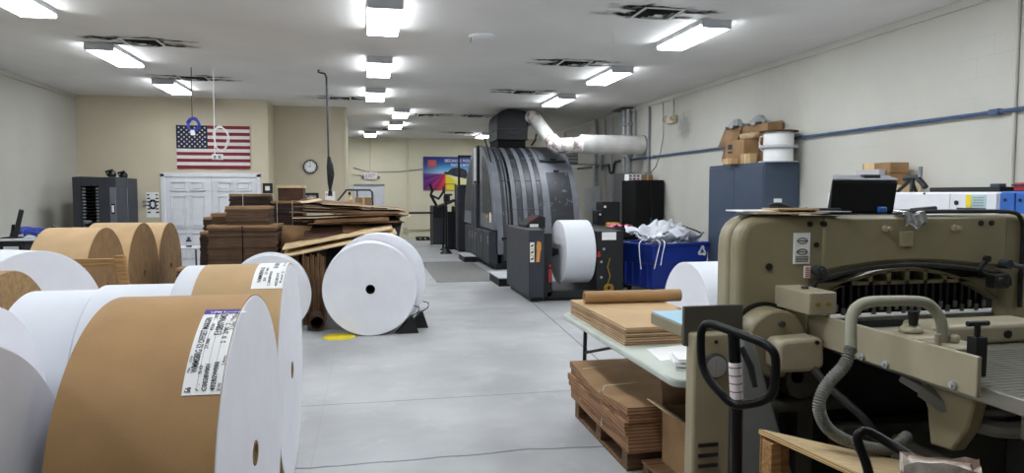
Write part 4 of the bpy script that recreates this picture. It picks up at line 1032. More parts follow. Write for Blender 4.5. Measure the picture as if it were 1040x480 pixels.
MB().cyl((3.52,10.39,.70),(3.52,10.41,.70),.03,n=14).cyl((3.52,10.38,.74),(3.52,10.41,.74),.02,n=14).build('red_button', M['red'], t)
c = MB()
for k in range(4): c.tube([(3.66+.05*math.cos(q)+.012*k,10.385-.008*k,.19+.055*math.sin(q)) for q in [2*PI*i/20 for i in range(20)]],.011,6,closed=True)
c.tube([(3.66,10.385,.24),(3.70,10.38,.38),(3.66,10.385,.52),(3.70,10.385,.66)],.01,6); c.build('hook_chain', M['brass'], t)
for k, (x, z) in enumerate([(3.56,.36),(3.56,.6),(3.60,.8)]): MB().cyl((x,10.385,z),(x,10.40,z),.02,n=12).build('knob', M['chrome'], t)
roll('paper_roll','white paper roll mounted on the charcoal roll unwinder',(3.43,10.75),.50,.47)
bpy.data.objects[[o.name for o in bpy.data.objects if o.get('label') == 'white paper roll mounted on the charcoal roll unwinder'][0]].location.z = .24
# ================================================================== RIGHT WALL SERVICES
conduit('air_pipe','long blue compressed air pipe along the right wall',[(6.25,-3.9,2.48),(6.25,16.3,2.48)],.021,'blue_pipe','pipe',
  boxes=[((6.22,6.0,2.45),(6.29,6.12,2.51)),((6.23,9.25,2.455),(6.29,9.31,2.505)),((6.23,14.7,2.45),(6.29,14.78,2.51))])
conduit('air_pipe','dark pipe stepping down behind the white duct on the right wall',[(6.25,16.35,2.48),(6.25,17.2,2.48),(6.25,17.3,2.40),(6.25,17.35,2.22),(6.25,17.6,2.2),(6.25,17.7,2.42),(6.25,20.5,2.42)],.03,'steel_dark','pipe')
t = thing('electrical_panel','grey electrical box with a wide conduit up the right wall beyond the press','electrical panel',(6.2,19,1.15))
MB().box((6.1,18.55,1.15),(6.3,19.40,1.87)).build('enclosure', M['grey_light'], t, bevel=.012)
MB().box((6.09,18.6,1.2),(6.1,19.35,1.82)).build('cover', M['grey_light'], t, bevel=.006)
MB().box((6.2,18.72,1.87),(6.3,18.92,ZC)).box((6.16,18.7,3.05),(6.3,18.95,3.12)).build('riser', M['galv'], t, bevel=.006)
t = thing('wireway','pair of shiny galvanized conduits dropping into a tall grey box behind the black cabinet','conduit',(6.2,16.4,.7))
for y in (16.22,16.5): MB().cyl((6.22,y,2.15),(6.22,y,ZC),.07,n=16).build('conduit_tube', M['galv'], t)
for z in (3.3,2.55): MB().box((6.14,16.1,z),(6.3,16.62,z+.06)).build('strut_clamp', M['galv'], t)
MB().box((6.08,16.0,.7),(6.3,16.85,2.16)).build('box_body', M['grey_metal'], t, bevel=.012)
MB().box((6.0,16.0,ZC-.03),(6.3,16.8,ZC)).build('ceiling_plate', M['steel_dark'], t)
conduit('conduit','thin grey conduit beside the galvanized pair on the right wall',[(6.27,15.9,ZC),(6.27,15.9,2.6)],.025,'grey_metal')
conduit('conduit','dark thin conduit ending above the black cabinet on the right wall',[(6.26,15.05,3.62),(6.26,15.05,2.05)],.03,'grey_metal',boxes=[((6.2,14.95,1.98),(6.3,15.15,2.16))])
conduit('conduit','cream conduit on the right wall beyond the duct, nearer of two',[(6.27,18.1,ZC),(6.27,18.1,1.5)],.025,'wall_grey')
conduit('conduit','cream conduit on the right wall beyond the duct, farther of two',[(6.27,17.55,3.66),(6.27,17.55,1.0)],.025,'galv')
conduit('conduit','far cream conduit on the right wall above the press',[(6.27,22.0,3.66),(6.27,22.0,1.4)],.03,'wall_grey')
conduit('conduit','thin vertical conduit on the right wall at the edge of the photo',[(6.28,5.87,3.64),(6.28,5.87,1.5)],.018,'wall_grey',boxes=[((6.26,5.8,2.46),(6.3,5.93,2.5))])
conduit('conduit','loose thin wire hanging on the right wall left of the emergency light',[(6.28,14.35,3.62),(6.28,14.3,2.9),(6.28,14.45,2.55),(6.28,14.7,2.25),(6.28,14.95,2.15)],.008,'grey_metal','wire')
t = thing('emergency_light','cream twin-head emergency light high on the right wall','emergency light',(6.25,13.85,3.1))
MB().box((6.2,13.65,3.12),(6.3,14.0,3.28)).build('housing', M['wall_cream'], t, bevel=.015)
for y in (13.68,14.05): MB().lathe([(.03,0),(.07,.05),(.075,.09),(0,.085)],(6.2-.1,y,3.2) if False else (6.16,y,3.22),16,axis='X').build('lamp_head', M['wall_cream'], t)
MB().tube([(6.28,13.82,3.62),(6.28,13.82,3.28)],.018,8).build('conduit_drop', M['wall_grey'], t)
t = thing('pipe_stack','stack of dark pipe fittings on a wall rack under the duct elbow','rack',(5.6,18.6,2.1))
for k in range(4): MB().tube([(5.18,18.3,2.50+.085*k),(5.58,18.3,2.50+.085*k)],.036,10).build('pipe_length', M['grey_metal'], t)
MB().box((5.2,18.27,2.43),(6.28,18.33,2.463)).box((6.22,18.2,2.3),(6.29,18.4,2.7)).build('bracket', M['grey_metal'], t)

# ================================================================== BLACK CABINET by the wall and controls
t = thing('server_cabinet','tall plain black cabinet against the right wall behind the recycling bin','cabinet',(5.77,14.5,0))
MB().box((5.61,14.2,.06),(6.26,15.0,1.95)).build('body', M['black_matte'], t, bevel=.01)
for a, b_ in ((5.62,5.93),(5.94,6.25)): MB().box((a,14.18,.1),(b_,14.2,1.93)).build('door', M['black_gloss'], t, bevel=.006)
MB().box((5.945,14.165,.95),(5.97,14.185,1.15)).build('handle', M['steel_dark'], t)
MB().box((5.63,14.22,0),(6.24,14.95,.07)).build('plinth', M['black'], t)
t = thing('box','small white box with red printing on top of the black cabinet','box',(5.57,14.5,1.95))
n = MB().box((5.63,14.65,1.95),(5.93,14.9,2.09))
for k in range(3):
    for q in range(2): n.box((5.65+.09*k,14.645,1.965+.065*q),(5.70+.09*k,14.652,2.0+.065*q),1+(k+q)%2)
n.build('body', [M['white'],M['red'],M['ink']], t)
t = thing('box','small plain brown box on top of the black cabinet','box',(5.85,14.5,1.95))
MB().box((5.95,14.65,1.95),(6.2,14.9,2.07)).build('body', M['card'], t, bevel=.005)
MB().box((6.06,14.645,1.95),(6.09,14.905,2.073)).build('tape_strip', M['tape'], t)
t = thing('control_cabinet','low black control cabinet between the roll unwinder and the blue bin','cabinet',(4.3,12.7,0))
MB().box((4.0,11.75,.06),(4.64,13.75,1.04)).build('body', M['charcoal_dark'], t, bevel=.012)
MB().box((4.03,11.73,.12),(4.60,11.75,.85)).build('door', M['charcoal'], t, bevel=.006)
MB().box((4.05,11.725,.88),(4.6,11.745,1.0)).build('vent_panel', M['black'], t, bevel=.006)
MB().cyl((4.45,11.72,.45),(4.45,11.735,.45),.02,n=12).build('lock', M['chrome'], t)
MB().box((4.03,11.8,0),(4.6,13.7,.06)).build('plinth', M['black'], t)
t = thing('controller','black boxed controller standing on the low control cabinet','controller',(4.75,13.5,1.04))
MB().box((4.58,13.35,1.04),(4.96,13.72,1.50)).build('body', M['black'], t, bevel=.01)
MB().box((4.46,13.3,1.04),(4.60,13.6,1.32)).build('side_module', M['charcoal_dark'], t, bevel=.008)
MB().cyl((4.64,13.33,1.4),(4.64,13.36,1.4),.025,n=12).cyl((4.52,13.28,1.25),(4.52,13.31,1.25),.022,n=12).build('knob', M['white'], t)
t = thing('rag','bright pink rag lying on the low control cabinet','rag',(4.6,11.95,1.04))
MB().grid(14,8,lambda u,v:(4.25+.38*u,11.8+.3*v,1.045+.05*abs(math.sin(9*u)*math.cos(5*v))+.015)).build('cloth', M['pink'], t, solid=.006)
t = thing('small_block','small orange block on the low control cabinet behind the bin','block',(4.5,12.5,1.04))
MB().box((4.38,12.4,1.04),(4.60,12.55,1.12)).build('body', M['orange'], t, bevel=.01)
MB().box((4.44,12.395,1.06),(4.52,12.4,1.10)).build('block_label', M['white'], t)

# ================================================================== RECYCLING BIN
BR = R(17); bl = (4.50,10.62,0)
t = thing('recycling_bin','big blue wheeled recycling bin heaped with white paper','bin',bl,BR)
Wd, Dp = 1.25, .95
def fr_rect(z, q, lip=0): return [(q,q,z),(Wd-q,q,z),(Wd-q,Dp-q,z),(q,Dp-q,z)]
b = MB(); rings = [fr_rect(.09,.10),fr_rect(.13,.085),fr_rect(.50,.055),fr_rect(.515,.035),fr_rect(.80,.01),fr_rect(.80,-.02),fr_rect(.845,-.025),fr_rect(.845,.02),fr_rect(.55,.06),fr_rect(.14,.11)]
vs = [p for r_ in rings for p in r_]; fs = [(3,2,1,0)]
for k in range(len(rings)-1): fs += [(4*k+i,4*k+(i+1)%4,4*k+4+(i+1)%4,4*k+4+i) for i in range(4)]
fs.append(tuple(4*(len(rings)-1)+i for i in range(4)))
b.add(vs, fs); b.build('tub', M['blue_bin'], t, local=True, bevel=.022, seg=3)
rb = MB()
for k in range(1,5): rb.box((-.005+.04,Dp*k/5-.02,.14),(.075,Dp*k/5+.02,.50))
rb.build('side_ribs', M['blue_bin'], t, local=True)
for x in (.16,Wd-.16):
    for y in (.16,Dp-.16): MB().cyl((x-.02,y,.05),(x+.02,y,.05),.05,n=16).box((x-.03,y-.03,.06),(x+.03,y+.03,.10)).build('caster', M['black'], t, local=True)
lg = MB(); ccx, ccz = 1.08,.69
for k in range(3):
    a = 2*PI*k/3; ca, sa = math.cos(a), math.sin(a)
    def T(p): return (ccx+(p[0]*ca-p[1]*sa), .006, ccz+(p[0]*sa+p[1]*ca))
    for pl in ([(-.075,-.062),(.018,-.062),(.018,-.030),(-.055,-.030)],[(.018,-.078),(.066,-.046),(.018,-.012)],[(-.075,-.062),(-.055,-.030),(-.078,.006),(-.100,-.020)]):
        lg.add([T(p) for p in pl],[tuple(range(len(pl)))])
lg.build('recycling_symbol', M['white'], t, local=True)
Mb = Matrix.Translation(bl) @ Matrix.Rotation(BR,4,'Z')
def inbin(u,v,z): return tuple(Mb @ Vector((u,v,z)))
random.seed(3)
fill = MB().grid(16,12,lambda u,v: inbin(.08+(Wd-.16)*u, .08+(Dp-.16)*v, .77+.06*math.sin(11*u+3*v)*math.cos(9*v)+.03*math.sin(25*u*v)))
o = fill.build('shredded_paper', M['white_paper'], solid=.01); o['label'] = 'white waste paper filling the blue recycling bin'; o['category'] = 'waste paper'; o['kind'] = 'stuff'
def crumple(label, c, size, rot, seed, curl=0.0):
    random.seed(seed); ph = [random.uniform(0,6) for _ in range(4)]
    Mx = Mb @ Matrix.Translation(c) @ Matrix.Rotation(R(rot[2]),4,'Z') @ Matrix.Rotation(R(rot[1]),4,'Y') @ Matrix.Rotation(R(rot[0]),4,'X')
    def fn(u,v):
        x = (u-.5)*size[0]; y = (v-.5)*size[1]
        z = .04*math.sin(8*u+ph[0])*math.cos(6*v+ph[1])+.035*abs(math.sin(11*v+ph[2]+5*u))+curl*(v-.5)**2*4
        return tuple(Mx @ Vector((x,y,z)))
    return tag(MB().grid(8,6,fn,smooth=False).build('waste_sheet', M['white_paper'], solid=.004), label, 'waste paper', 'waste sheets on top of the recycling bin')
CR = [('crumpled white sheet standing tallest in the recycling bin',(.72,.45,.96),(.62,.34,0),(35,-24,10),1,.05),
 ('white sheet leaning towards the recycling symbol side of the bin',(1.02,.40,.93),(.5,.36,0),(30,22,-8),2,.04),
 ('white sheet draped over the near rim of the recycling bin',(.40,.12,.88),(.45,.28,0),(-22,5,4),3,.03),
 ('folded white sheet in the middle of the recycling bin heap',(.62,.25,.90),(.55,.3,0),(15,-8,-12),4,.06),
 ('white sheet at the corner of the bin nearest the control cabinet',(.18,.40,.86),(.36,.34,0),(12,14,20),5,.05),
 ('flattened white sheet at the back of the recycling bin heap',(.55,.75,.92),(.7,.3,0),(10,4,5),6,.05),
 ('white sheet curling over the far end of the recycling bin',(1.08,.62,.90),(.35,.35,0),(8,-10,30),7,.07),
 ('white sheet rising at the narrow end of the recycling bin heap',(.25,.65,.93),(.5,.36,0),(14,16,-20),9,.06),
 ('white sheet bulging over the near rim under the symbol side',(.95,.16,.90),(.42,.3,0),(-16,8,6),10,.04),
 ('white sheet crossing behind the rolled tube in the bin',(.50,.55,.98),(.6,.36,0),(24,-12,18),11,.07),
 ('white sheet between the two tallest sheets in the bin',(.86,.55,1.0),(.45,.4,0),(28,10,-15),12,.05),
 ('small white offcut in front of the tallest waste sheet',(.80,.16,.89),(.3,.2,0),(-10,-16,14),8,.03)]
for a in CR: crumple(*a)
tag(MB().tube([inbin(.30,.15,.93),inbin(.62,.55,.98),inbin(.78,.8,1.0)],.05,12).build('paper_tube', M['white']),'thin rolled white tube lying across the recycling bin heap','tube')
tag(MB().tube([inbin(.95,.5,.95),inbin(1.05,.45,1.10),inbin(1.25,.35,1.02),inbin(1.36,.3,.96)],.012,6).build('plastic_strap', M['black']),'black plastic strap sticking out of the recycling bin','strap')
for pts, lb in (([(.05,.30,.90),(-.04,.28,.84),(-.05,.26,.65),(-.03,.24,.42)],'white paper strip hanging down the narrow side of the bin'),
                ([(.16,.08,.90),(.12,-.04,.86),(.06,-.05,.66),(.02,-.03,.45)],'white paper strip hanging at the corner of the bin, longer of two'),
                ([(.26,.08,.9),(.22,-.04,.86),(.17,-.05,.68),(.15,-.03,.5)],'white paper strip hanging at the corner of the bin, shorter of two')):
    tag(MB().tube(catmull([inbin(*p) for p in pts],4),.009,6).build('paper_strip', M['white']), lb, 'paper strip','paper strips over the bin rim')

# ================================================================== BLUE CABINET with boxes and spools
t = thing('storage_cabinet','tall slate-blue two-door metal storage cabinet against the right wall','cabinet',(5.99,10.2,0))
MB().box((5.70,9.37,.0),(6.27,11.06,2.12)).build('body', M['locker'], t, bevel=.008)
for a, b_ in ((9.39,10.21),(10.22,11.04)):
    o = MB().box((5.685,a,.08),(5.70,b_,2.08)).build('door', M['locker'], t, bevel=.005)
    yy = b_-.06 if a < 10 else a+.04
    MB().box((5.665,yy,1.02),(5.685,yy+.03,1.17)).build('handle', M['chrome'], o, bevel=.004)
MB().box((5.86,9.365,1.53),(5.99,9.37,1.585)).box((5.86,9.365,1.44),(5.99,9.37,1.505)).build('paper_label', M['white'], t)
t = thing('carton','largest open carton with a hanging flap on the blue cabinet','carton',(6.02,10.6,2.12))
b = MB(); b.box((5.99,9.79,2.12),(6.25,11.05,2.135)).box((5.99,9.79,2.12),(6.002,11.05,2.74)).box((6.238,9.79,2.12),(6.25,11.05,2.78)).box((5.99,9.79,2.12),(6.25,9.802,2.74)).box((5.99,11.038,2.12),(6.25,11.05,2.76))
b.build('body', M['card'], t, bevel=.004)
MB().add([(5.98,10.52,2.74),(5.98,11.06,2.75),(5.87,11.10,2.44),(5.89,10.56,2.42)],[(0,1,2,3)]).build('front_flap', M['card'], t, solid=.009)
MB().add([(5.99,11.05,2.70),(6.24,11.05,2.70),(6.2,11.22,2.50),(5.99,11.24,2.46)],[(0,1,2,3)]).build('side_flap', M['card_dark'], t, solid=.009)
MB().grid(10,8,lambda u,v:(5.93+.03*math.sin(9*u)*math.cos(7*v),10.57+.47*u,2.125+.27*v)).build('torn_liner', M['card_mid'], t, solid=.012)
t = thing('carton','open carton with a dark printed mark standing in front of the largest carton','carton',(5.85,10.2,2.12))
b = MB(); b.box((5.71,9.98,2.12),(5.80,10.55,2.50)); b.box((5.71,9.98,2.12),(5.98,9.99,2.50)).box((5.71,10.54,2.12),(5.98,10.55,2.5)).box((5.97,9.98,2.12),(5.98,10.55,2.5))
b.build('body', M['card'], t, bevel=.004)
MB().add([(5.72,9.98,2.5),(5.98,9.98,2.5),(5.95,9.86,2.59),(5.75,9.86,2.59)],[(0,1,2,3)]).add([(5.98,9.98,2.5),(5.98,10.54,2.5),(5.92,10.5,2.62),(5.92,10.0,2.60)],[(0,1,2,3)]).build('flap', M['card_pale'], t, solid=.008)
n = MB().box((5.704,10.33,2.36),(5.708,10.46,2.44)).box((5.704,10.33,2.30),(5.708,10.46,2.33)); n.build('printed_mark', M['ink'], t)
for y0, y1, x0, lb in ((10.12,10.40,5.705,'small closed brown box next to the marked carton on the blue cabinet'),(9.80,10.07,5.71,'small taped brown box nearest the spools on the blue cabinet')):
    t = thing('box', lb, 'box', (5.76,(y0+y1)/2,2.12))
    zz = 2.21 if y0 > 10 else 2.27
    if y0 > 10: x0 -= .13
    MB().box((x0 if y0 < 10 else 5.58,y0,2.12),(x0+.12 if y0 < 10 else 5.70,y1,zz)).build('body', M['kraft_light'], t, bevel=.004)
    MB().box(((x0 if y0 < 10 else 5.58)-.002,(y0+y1)/2-.02,2.12),((x0+.122) if y0 < 10 else 5.702,(y0+y1)/2+.02,zz+.002)).build('tape_strip', M['tape'], t)
def spool(label, z, lb2=False):
    t = thing('cable_spool', label, 'spool', (5.98,9.47,z), 0, 'cable spools')
    MB().lathe([(.0,.002),(.2,.002),(.2,.012),(.205,.014),(.21,.03),(.215,.05),(.21,.07),(.215,.09),(.21,.11),(.215,.13),(.21,.15),(.215,.17),(.21,.19),(.2,.21),(.0,.21)],(0,0,0),40).build('winding', M['white'], t, local=True)
    MB().lathe([(.06,0),(.275,0),(.275,.014),(.06,.014)],(0,0,0),40).build('lower_flange', M['grey_light'], t, local=True)
    MB().lathe([(.06,.212),(.275,.212),(.275,.228),(.06,.228),(.06,.212)],(0,0,0),40).build('upper_flange', M['card_dark'] if lb2 else M['grey_light'], t, local=True)
    return t
spool('white cable spool standing on the blue cabinet under another spool',2.12)
o = spool('white cable spool with a dark flange stacked on another spool',2.352,True)
MB().tube([(-.05+.0,.22,.18),(-.08,.36,.17),(-.06,.42,.08),(-.06,.38,-.02),(-.08,.28,-.05)],.011,6).build('loose_end', M['white'], o, local=True)
for c, lb in (((5.95,10.75,2.80),'crumpled clear wrap bulging out of the largest carton'),((6.0,10.15,2.80),'crumpled clear wrap on the near end of the largest carton')):
    tag(MB().grid(12,10,lambda u,v:(c[0]+.06+(u-.5)*.22+.02*math.sin(20*v),c[1]+(v-.5)*.4,c[2]-.05+.13*math.sin(PI*u)*math.sin(PI*v)+.03*math.sin(15*u+9*v))).build('plastic_wrap', M['clear'], solid=.004), lb, 'plastic wrap')

# ================================================================== WHITE AND BLUE MACHINES behind the cutter
t = thing('white_machine','long white machine housing behind the cutter with a yellow and white notice','machine',(5.8,6.5,0))
MB().box((5.42,5.18,.08),(6.22,7.5,1.67)).build('housing', M['white_paint'], t, bevel=.012)
for a, b_ in ((5.19,5.69),(5.70,7.0),(7.01,7.49)): MB().box((5.40,a,.12),(5.425,b_,1.655)).build('panel', M['white_paint'], t, bevel=.006)
MB().box((5.44,5.2,0),(6.2,7.48,.09)).build('plinth', M['black'], t)
o = MB().box((5.394,5.29,1.53),(5.40,5.50,1.645)).build('notice', mat('notice_blue','#b9d3d6',.5,var=.05), t)
n = MB().box((5.390,5.44,1.53),(5.394,5.50,1.645)); n.build('notice_yellow', M['yellow'], o)
n = MB()
for k in range(4): n.box((5.389,5.31,1.545+.024*k),(5.391,5.42,1.552+.024*k))
n.build('notice_lines', M['grey_metal'], o)
MB().box((5.39,5.29,1.48),(5.40,5.60,1.525)).build('nameplate', M['steel_dark'], t)
MB().cyl((5.39,5.61,1.57),(5.40,5.61,1.57),.022,n=14).build('lock', M['black'], t)
MB().cyl((5.39,6.0,1.655),(5.40,6.0,1.655),.01,n=8).cyl((5.39,6.5,1.655),(5.40,6.5,1.655),.01,n=8).build('screw_caps', M['black'], t)
t = thing('blue_machine','bright blue machine end cabinet at the right edge beside the white machine','machine',(5.8,4.7,0))
MB().box((5.42,4.2,.0),(6.2,5.165,1.675)).build('housing', M['blue_panel'], t, bevel=.012)
for a, b_ in ((4.22,4.66),(4.67,5.0),(5.015,5.155)): MB().box((5.40,a,.1),(5.425,b_,1.66)).build('panel', M['blue_panel'], t, bevel=.006)
MB().cyl((5.39,5.10,1.60),(5.40,5.10,1.60),.014,n=10).cyl((5.39,4.96,1.60),(5.40,4.96,1.60),.014,n=10).build('lock', M['black'], t)
def plainbox(label, lo, hi, mk='card', tape=True, cat='box'):
    t = thing('box', label, cat, ((lo[0]+hi[0])/2,(lo[1]+hi[1])/2,lo[2]))
    MB().box(lo,hi).build('body', M[mk], t, bevel=.005)
    if tape:
        y = hi[1]-.25*(hi[1]-lo[1]); w = .09
        MB().box((lo[0]-.002,y-w,lo[2]),(hi[0]+.002,y+w,hi[2]+.002)).build('tape_strip', M['tape'], t)
    return t
plainbox('tan box lying under two brown boxes on the white machine',(5.9,6.95,1.67),(6.2,7.30,1.755),'card_pale',False)
plainbox('brown box in the middle of the stack on the white machine',(5.95,7.15,1.757),(6.2,7.55,1.895),'card')
plainbox('upper brown taped box on the stack on the white machine',(5.95,7.14,1.897),(6.2,7.61,2.02),'card')
plainbox('small grey-brown box behind the stack on the white machine',(5.85,7.2,1.67),(5.94,7.60,1.94),'grey_wrap',False)
t = thing('paper_tube','short white rolled tube with a black end below the stacked boxes','tube',(5.62,7.0,1.755))
MB().cyl((5.68,7.25,1.80),(5.68,6.85,1.80),.045,n=20).build('roll', M['white'], t)
MB().cyl((5.68,6.85,1.80),(5.68,6.80,1.80),.047,n=20).build('end_cap', M['black'], t)
t = thing('tripod','small black folded tripod clamp on the white machine','tripod',(5.75,6.55,1.67))
MB().tube([(5.75,6.60,1.80),(5.72,6.75,1.67)],.02,8).build('leg', M['black'], t)
MB().tube([(5.75,6.56,1.80),(5.68,6.50,1.67)],.02,8).build('leg', M['black'], t)
MB().tube([(5.75,6.58,1.80),(5.85,6.62,1.67)],.02,8).build('leg', M['black'], t)
MB().tube([(5.75,6.68,1.82),(5.75,6.50,1.83),(5.75,6.42,1.76),(5.75,6.38,1.72)],.03,8).build('head', M['black'], t)
MB().cyl((5.75,6.46,1.83),(5.75,6.46,1.94),.022,n=12).build('post', M['grey_metal'], t)
t = thing('tool_tray','flat black tray with a small blue cap on the white machine','tray',(5.8,5.8,1.675))
b = MB().box((5.5,5.25,1.67),(6.1,6.05,1.69)).box((5.5,5.25,1.69),(5.52,6.05,1.715)).box((6.08,5.25,1.69),(6.1,6.05,1.715)).box((5.5,5.25,1.69),(6.1,5.27,1.715)).box((5.5,6.03,1.69),(6.1,6.05,1.715))
b.build('tray', M['black'], t, bevel=.004)
MB().box((5.53,5.29,1.69),(5.61,5.39,1.745)).build('cap', M['locker'], t, bevel=.008)
t = thing('tool_case','red tool case on the blue machine at the right edge','case',(5.8,4.9,1.675))
MB().box((5.55,4.55,1.675),(5.95,5.17,1.75)).build('body', M['red'], t, bevel=.012)
MB().box((5.54,4.55,1.72),(5.96,5.18,1.735)).build('seam_band', M['charcoal'], t)
MB().tube([(5.54,4.78,1.70),(5.51,4.80,1.70),(5.51,4.95,1.70),(5.54,4.97,1.70)],.008,6).build('handle', M['black'], t)

roll('paper_roll','white paper roll standing behind the cutter and the folding table',(2.92,6.1),.507,.55,180)
# ================================================================== GUILLOTINE CUTTER
t = thing('paper_cutter','large olive-grey guillotine paper cutter filling the right of the photo','paper cutter',(2.4,2.9,0))
F0, F1 = 2.85, 2.95
def rounded(pts_r):
    """polygon with rounded corners: (x, z, radius)"""
    out = []; n = len(pts_r)
    for i in range(n):
        p = Vector(pts_r[i][:2]); r = pts_r[i][2]
        if r <= 0: out.append(tuple(p)); continue
        a = (Vector(pts_r[i-1][:2])-p).normalized(); b = (Vector(pts_r[(i+1)%n][:2])-p).normalized()
        for k in range(7):
            q = k/6; out.append(tuple((p+a*r)*(1-q)**2+p*(2*q*(1-q))+(p+b*r)*q*q))
    return out
ARC = [(1.985,1.205),(1.995,1.245),(2.05,1.262),(2.16,1.288),(2.32,1.308),(2.5,1.316),(2.66,1.308),(2.83,1.29),(2.98,1.262),(3.04,1.245),(3.05,1.205)]
outer = rounded([(1.62,1.04,0),(1.62,1.552,.14),(3.50,1.552,.14),(3.50,1.04,0)])
# frame as left column, right column and arched head in one plate
head = [p for p in outer if p[1] > 1.2]
poly = [(1.62,1.0)]+[p for p in outer[1:-1]]+[(3.50,1.0),(3.05,1.0)]+ARC[::-1]+[(1.985,1.0)]
MB().prism([(x,z) for x,z in poly],'Y',F0,F1).build('frame', M['olive'], t, bevel=.022, seg=3) if False else None
def plate(poly, y0, y1):
    n = len(poly); vs = [(x,y0,z) for x,z in poly]+[(x,y1,z) for x,z in poly]
    return MB().add(vs,[(i,(i+1)%n,n+(i+1)%n,n+i) for i in range(n)],0).add(vs,[tuple(range(n)),tuple(range(2*n-1,n-1,-1))],0)
plate(poly, F0, F1).build('frame', M['olive'], t, bevel=.028, seg=3)
sh = rounded([(1.62,1.02,0),(1.62,1.555,.15),(1.97,1.555,.0),(1.97,1.02,0)])
plate(sh, F1+.006, F1+.11).build('rear_cover', M['olive_light'], t, bevel=.02, seg=3)
# raised casting of the head between the columns
hp = [(2.02,1.35),(2.03,1.54),(3.02,1.54),(3.03,1.36),(2.84,1.345),(2.5,1.36),(2.2,1.345)]
plate([(2.03,1.542),(3.02,1.542),(3.02,1.30),(2.84,1.318),(2.66,1.336),(2.5,1.342),(2.32,1.336),(2.16,1.318),(2.03,1.30)], F0-.012, F0+.05).build('head_casting', M['olive'], t, bevel=.01)
# black seal following the arch
MB().tube([(x,F0-.012,z+.004) for x,z in catmull(ARC,3)],.011,8).build('arch_seal', M['black'], t)
# windowed clamp beam
cb = MB(); xs = [2.22,2.33,2.43,2.53,2.63,2.74,2.83]
top = lambda x: 1.30-.14*((x-2.52)/.5)**2
z0 = 1.222
def bar(x0, x1, za0, zb0, za1, zb1): cb.add([(x0,2.90,za0),(x1,2.90,za1),(x1,2.90,zb1),(x0,2.90,zb0),(x0,2.96,za0),(x1,2.96,za1),(x1,2.96,zb1),(x0,2.96,zb0)],[(0,1,2,3),(7,6,5,4),(0,4,5,1),(1,5,6,2),(2,6,7,3),(3,7,4,0)])
N_ = 24
for k in range(N_):
    a = 2.0+1.05*k/N_; b_ = 2.0+1.05*(k+1)/N_
    bar(a,b_,top(a)-.016,top(a),top(b_)-.016,top(b_)); bar(a,b_,z0,z0+.016,z0,z0+.016)
    if b_ < 2.24 or a > 2.86: bar(a,b_,z0,top(a)-.008,z0,top(b_)-.008)
for x in xs: bar(x-.011,x+.011,z0,top(x)-.006,z0,top(x)-.006)
cb.build('clamp_beam', M['olive'], t); MB().box((2.0,2.965,1.235),(3.05,2.985,1.31)).build('slot_shade_plate', M['machine_dark'], t)  # dark plate added to imitate the shade behind the clamp slots
fg = MB()
for k in range(26):
    x = 2.04+1.08*k/25; fg.box((x,3.06,1.06),(x+.014,3.10,1.20)); fg.box((x-.003,3.052,1.05+.02*(k%2)),(x+.017,3.062,1.085+.02*(k%2)),1)
fg.box((2.0,3.10,1.05),(3.3,3.13,1.24),2).box((2.0,3.03,1.20),(3.2,3.11,1.225),2)
fg.build('clamp_fingers', [M['steel_dark'],M['galv'],M['machine_dark']], t)
MB().box((1.99,2.92,1.045),(3.2,2.95,1.06)).build('knife_bar', M['bed_steel'], t, bevel=.003)
# beds
fb = MB().box((1.94,1.70,.975),(3.45,2.85,1.03)); fb.build('front_table', M['bed_steel'], t, bevel=.006)
gr = MB()
for k in range(20): gr.box((1.96,1.74+.03*k,1.03),(3.44,1.742+.03*k,1.0312))
gr.build('table_grooves', M['olive_dark'], t)
MB().box((2.55,2.05,1.03),(3.45,2.07,1.036)).build('table_slot', M['black'], t)
MB().box((2.0,3.05,.985),(3.3,3.72,1.03)).build('rear_table', M['bed_steel'], t, bevel=.006)
MB().box((1.95,1.69,.90),(3.45,1.76,.985)).build('table_apron', M['olive_dark'], t, bevel=.008)
# side guide plate
sp = [(1.80,1.13),(2.78,1.13),(2.78,1.0),(1.80,1.0)]
g = MB().prism([(1.865,1.00),(2.75,1.00),(2.75,1.134),(1.865,1.134)],'X',1.895,1.913); pl = g.build('side_guide', M['olive_pale'], t, bevel=.004)
for y, z in ((2.39,1.015),(2.26,1.015),(1.95,1.02)):
    MB().cyl((1.883,y,z),(1.896,y,z),.014,n=18).cyl((1.876,y,z),(1.883,y,z),.008,n=6).build('guide_fixing', M['galv'], pl)
# sloping underside support of the guide
MB().prism([(1.98,1.0),(2.02,.84),(2.08,.74),(2.18,.73),(2.20,.86),(2.27,1.0)],'X',2.02,2.08).build('table_bracket', M['olive'], t, bevel=.01)
MB().prism([(1.76,.55),(2.05,.62),(2.05,.9),(1.78,.88)],'X',2.2,2.8).build('drive_housing', M['machine_dark'], t, bevel=.02)
MB().box((2.12,1.95,0),(2.6,2.5,.66)).build('table_pedestal', M['olive_dark'], t, bevel=.02)
MB().tube(catmull([(2.0,2.2,.93),(2.1,2.05,.84),(2.25,1.95,.85),(2.5,1.9,.90)],4),.03,8).tube(catmull([(2.0,2.3,.95),(2.08,2.1,.88),(2.25,2.0,.9),(2.5,1.95,.93)],4),.02,8).build('cables', M['hose_grey'], t)
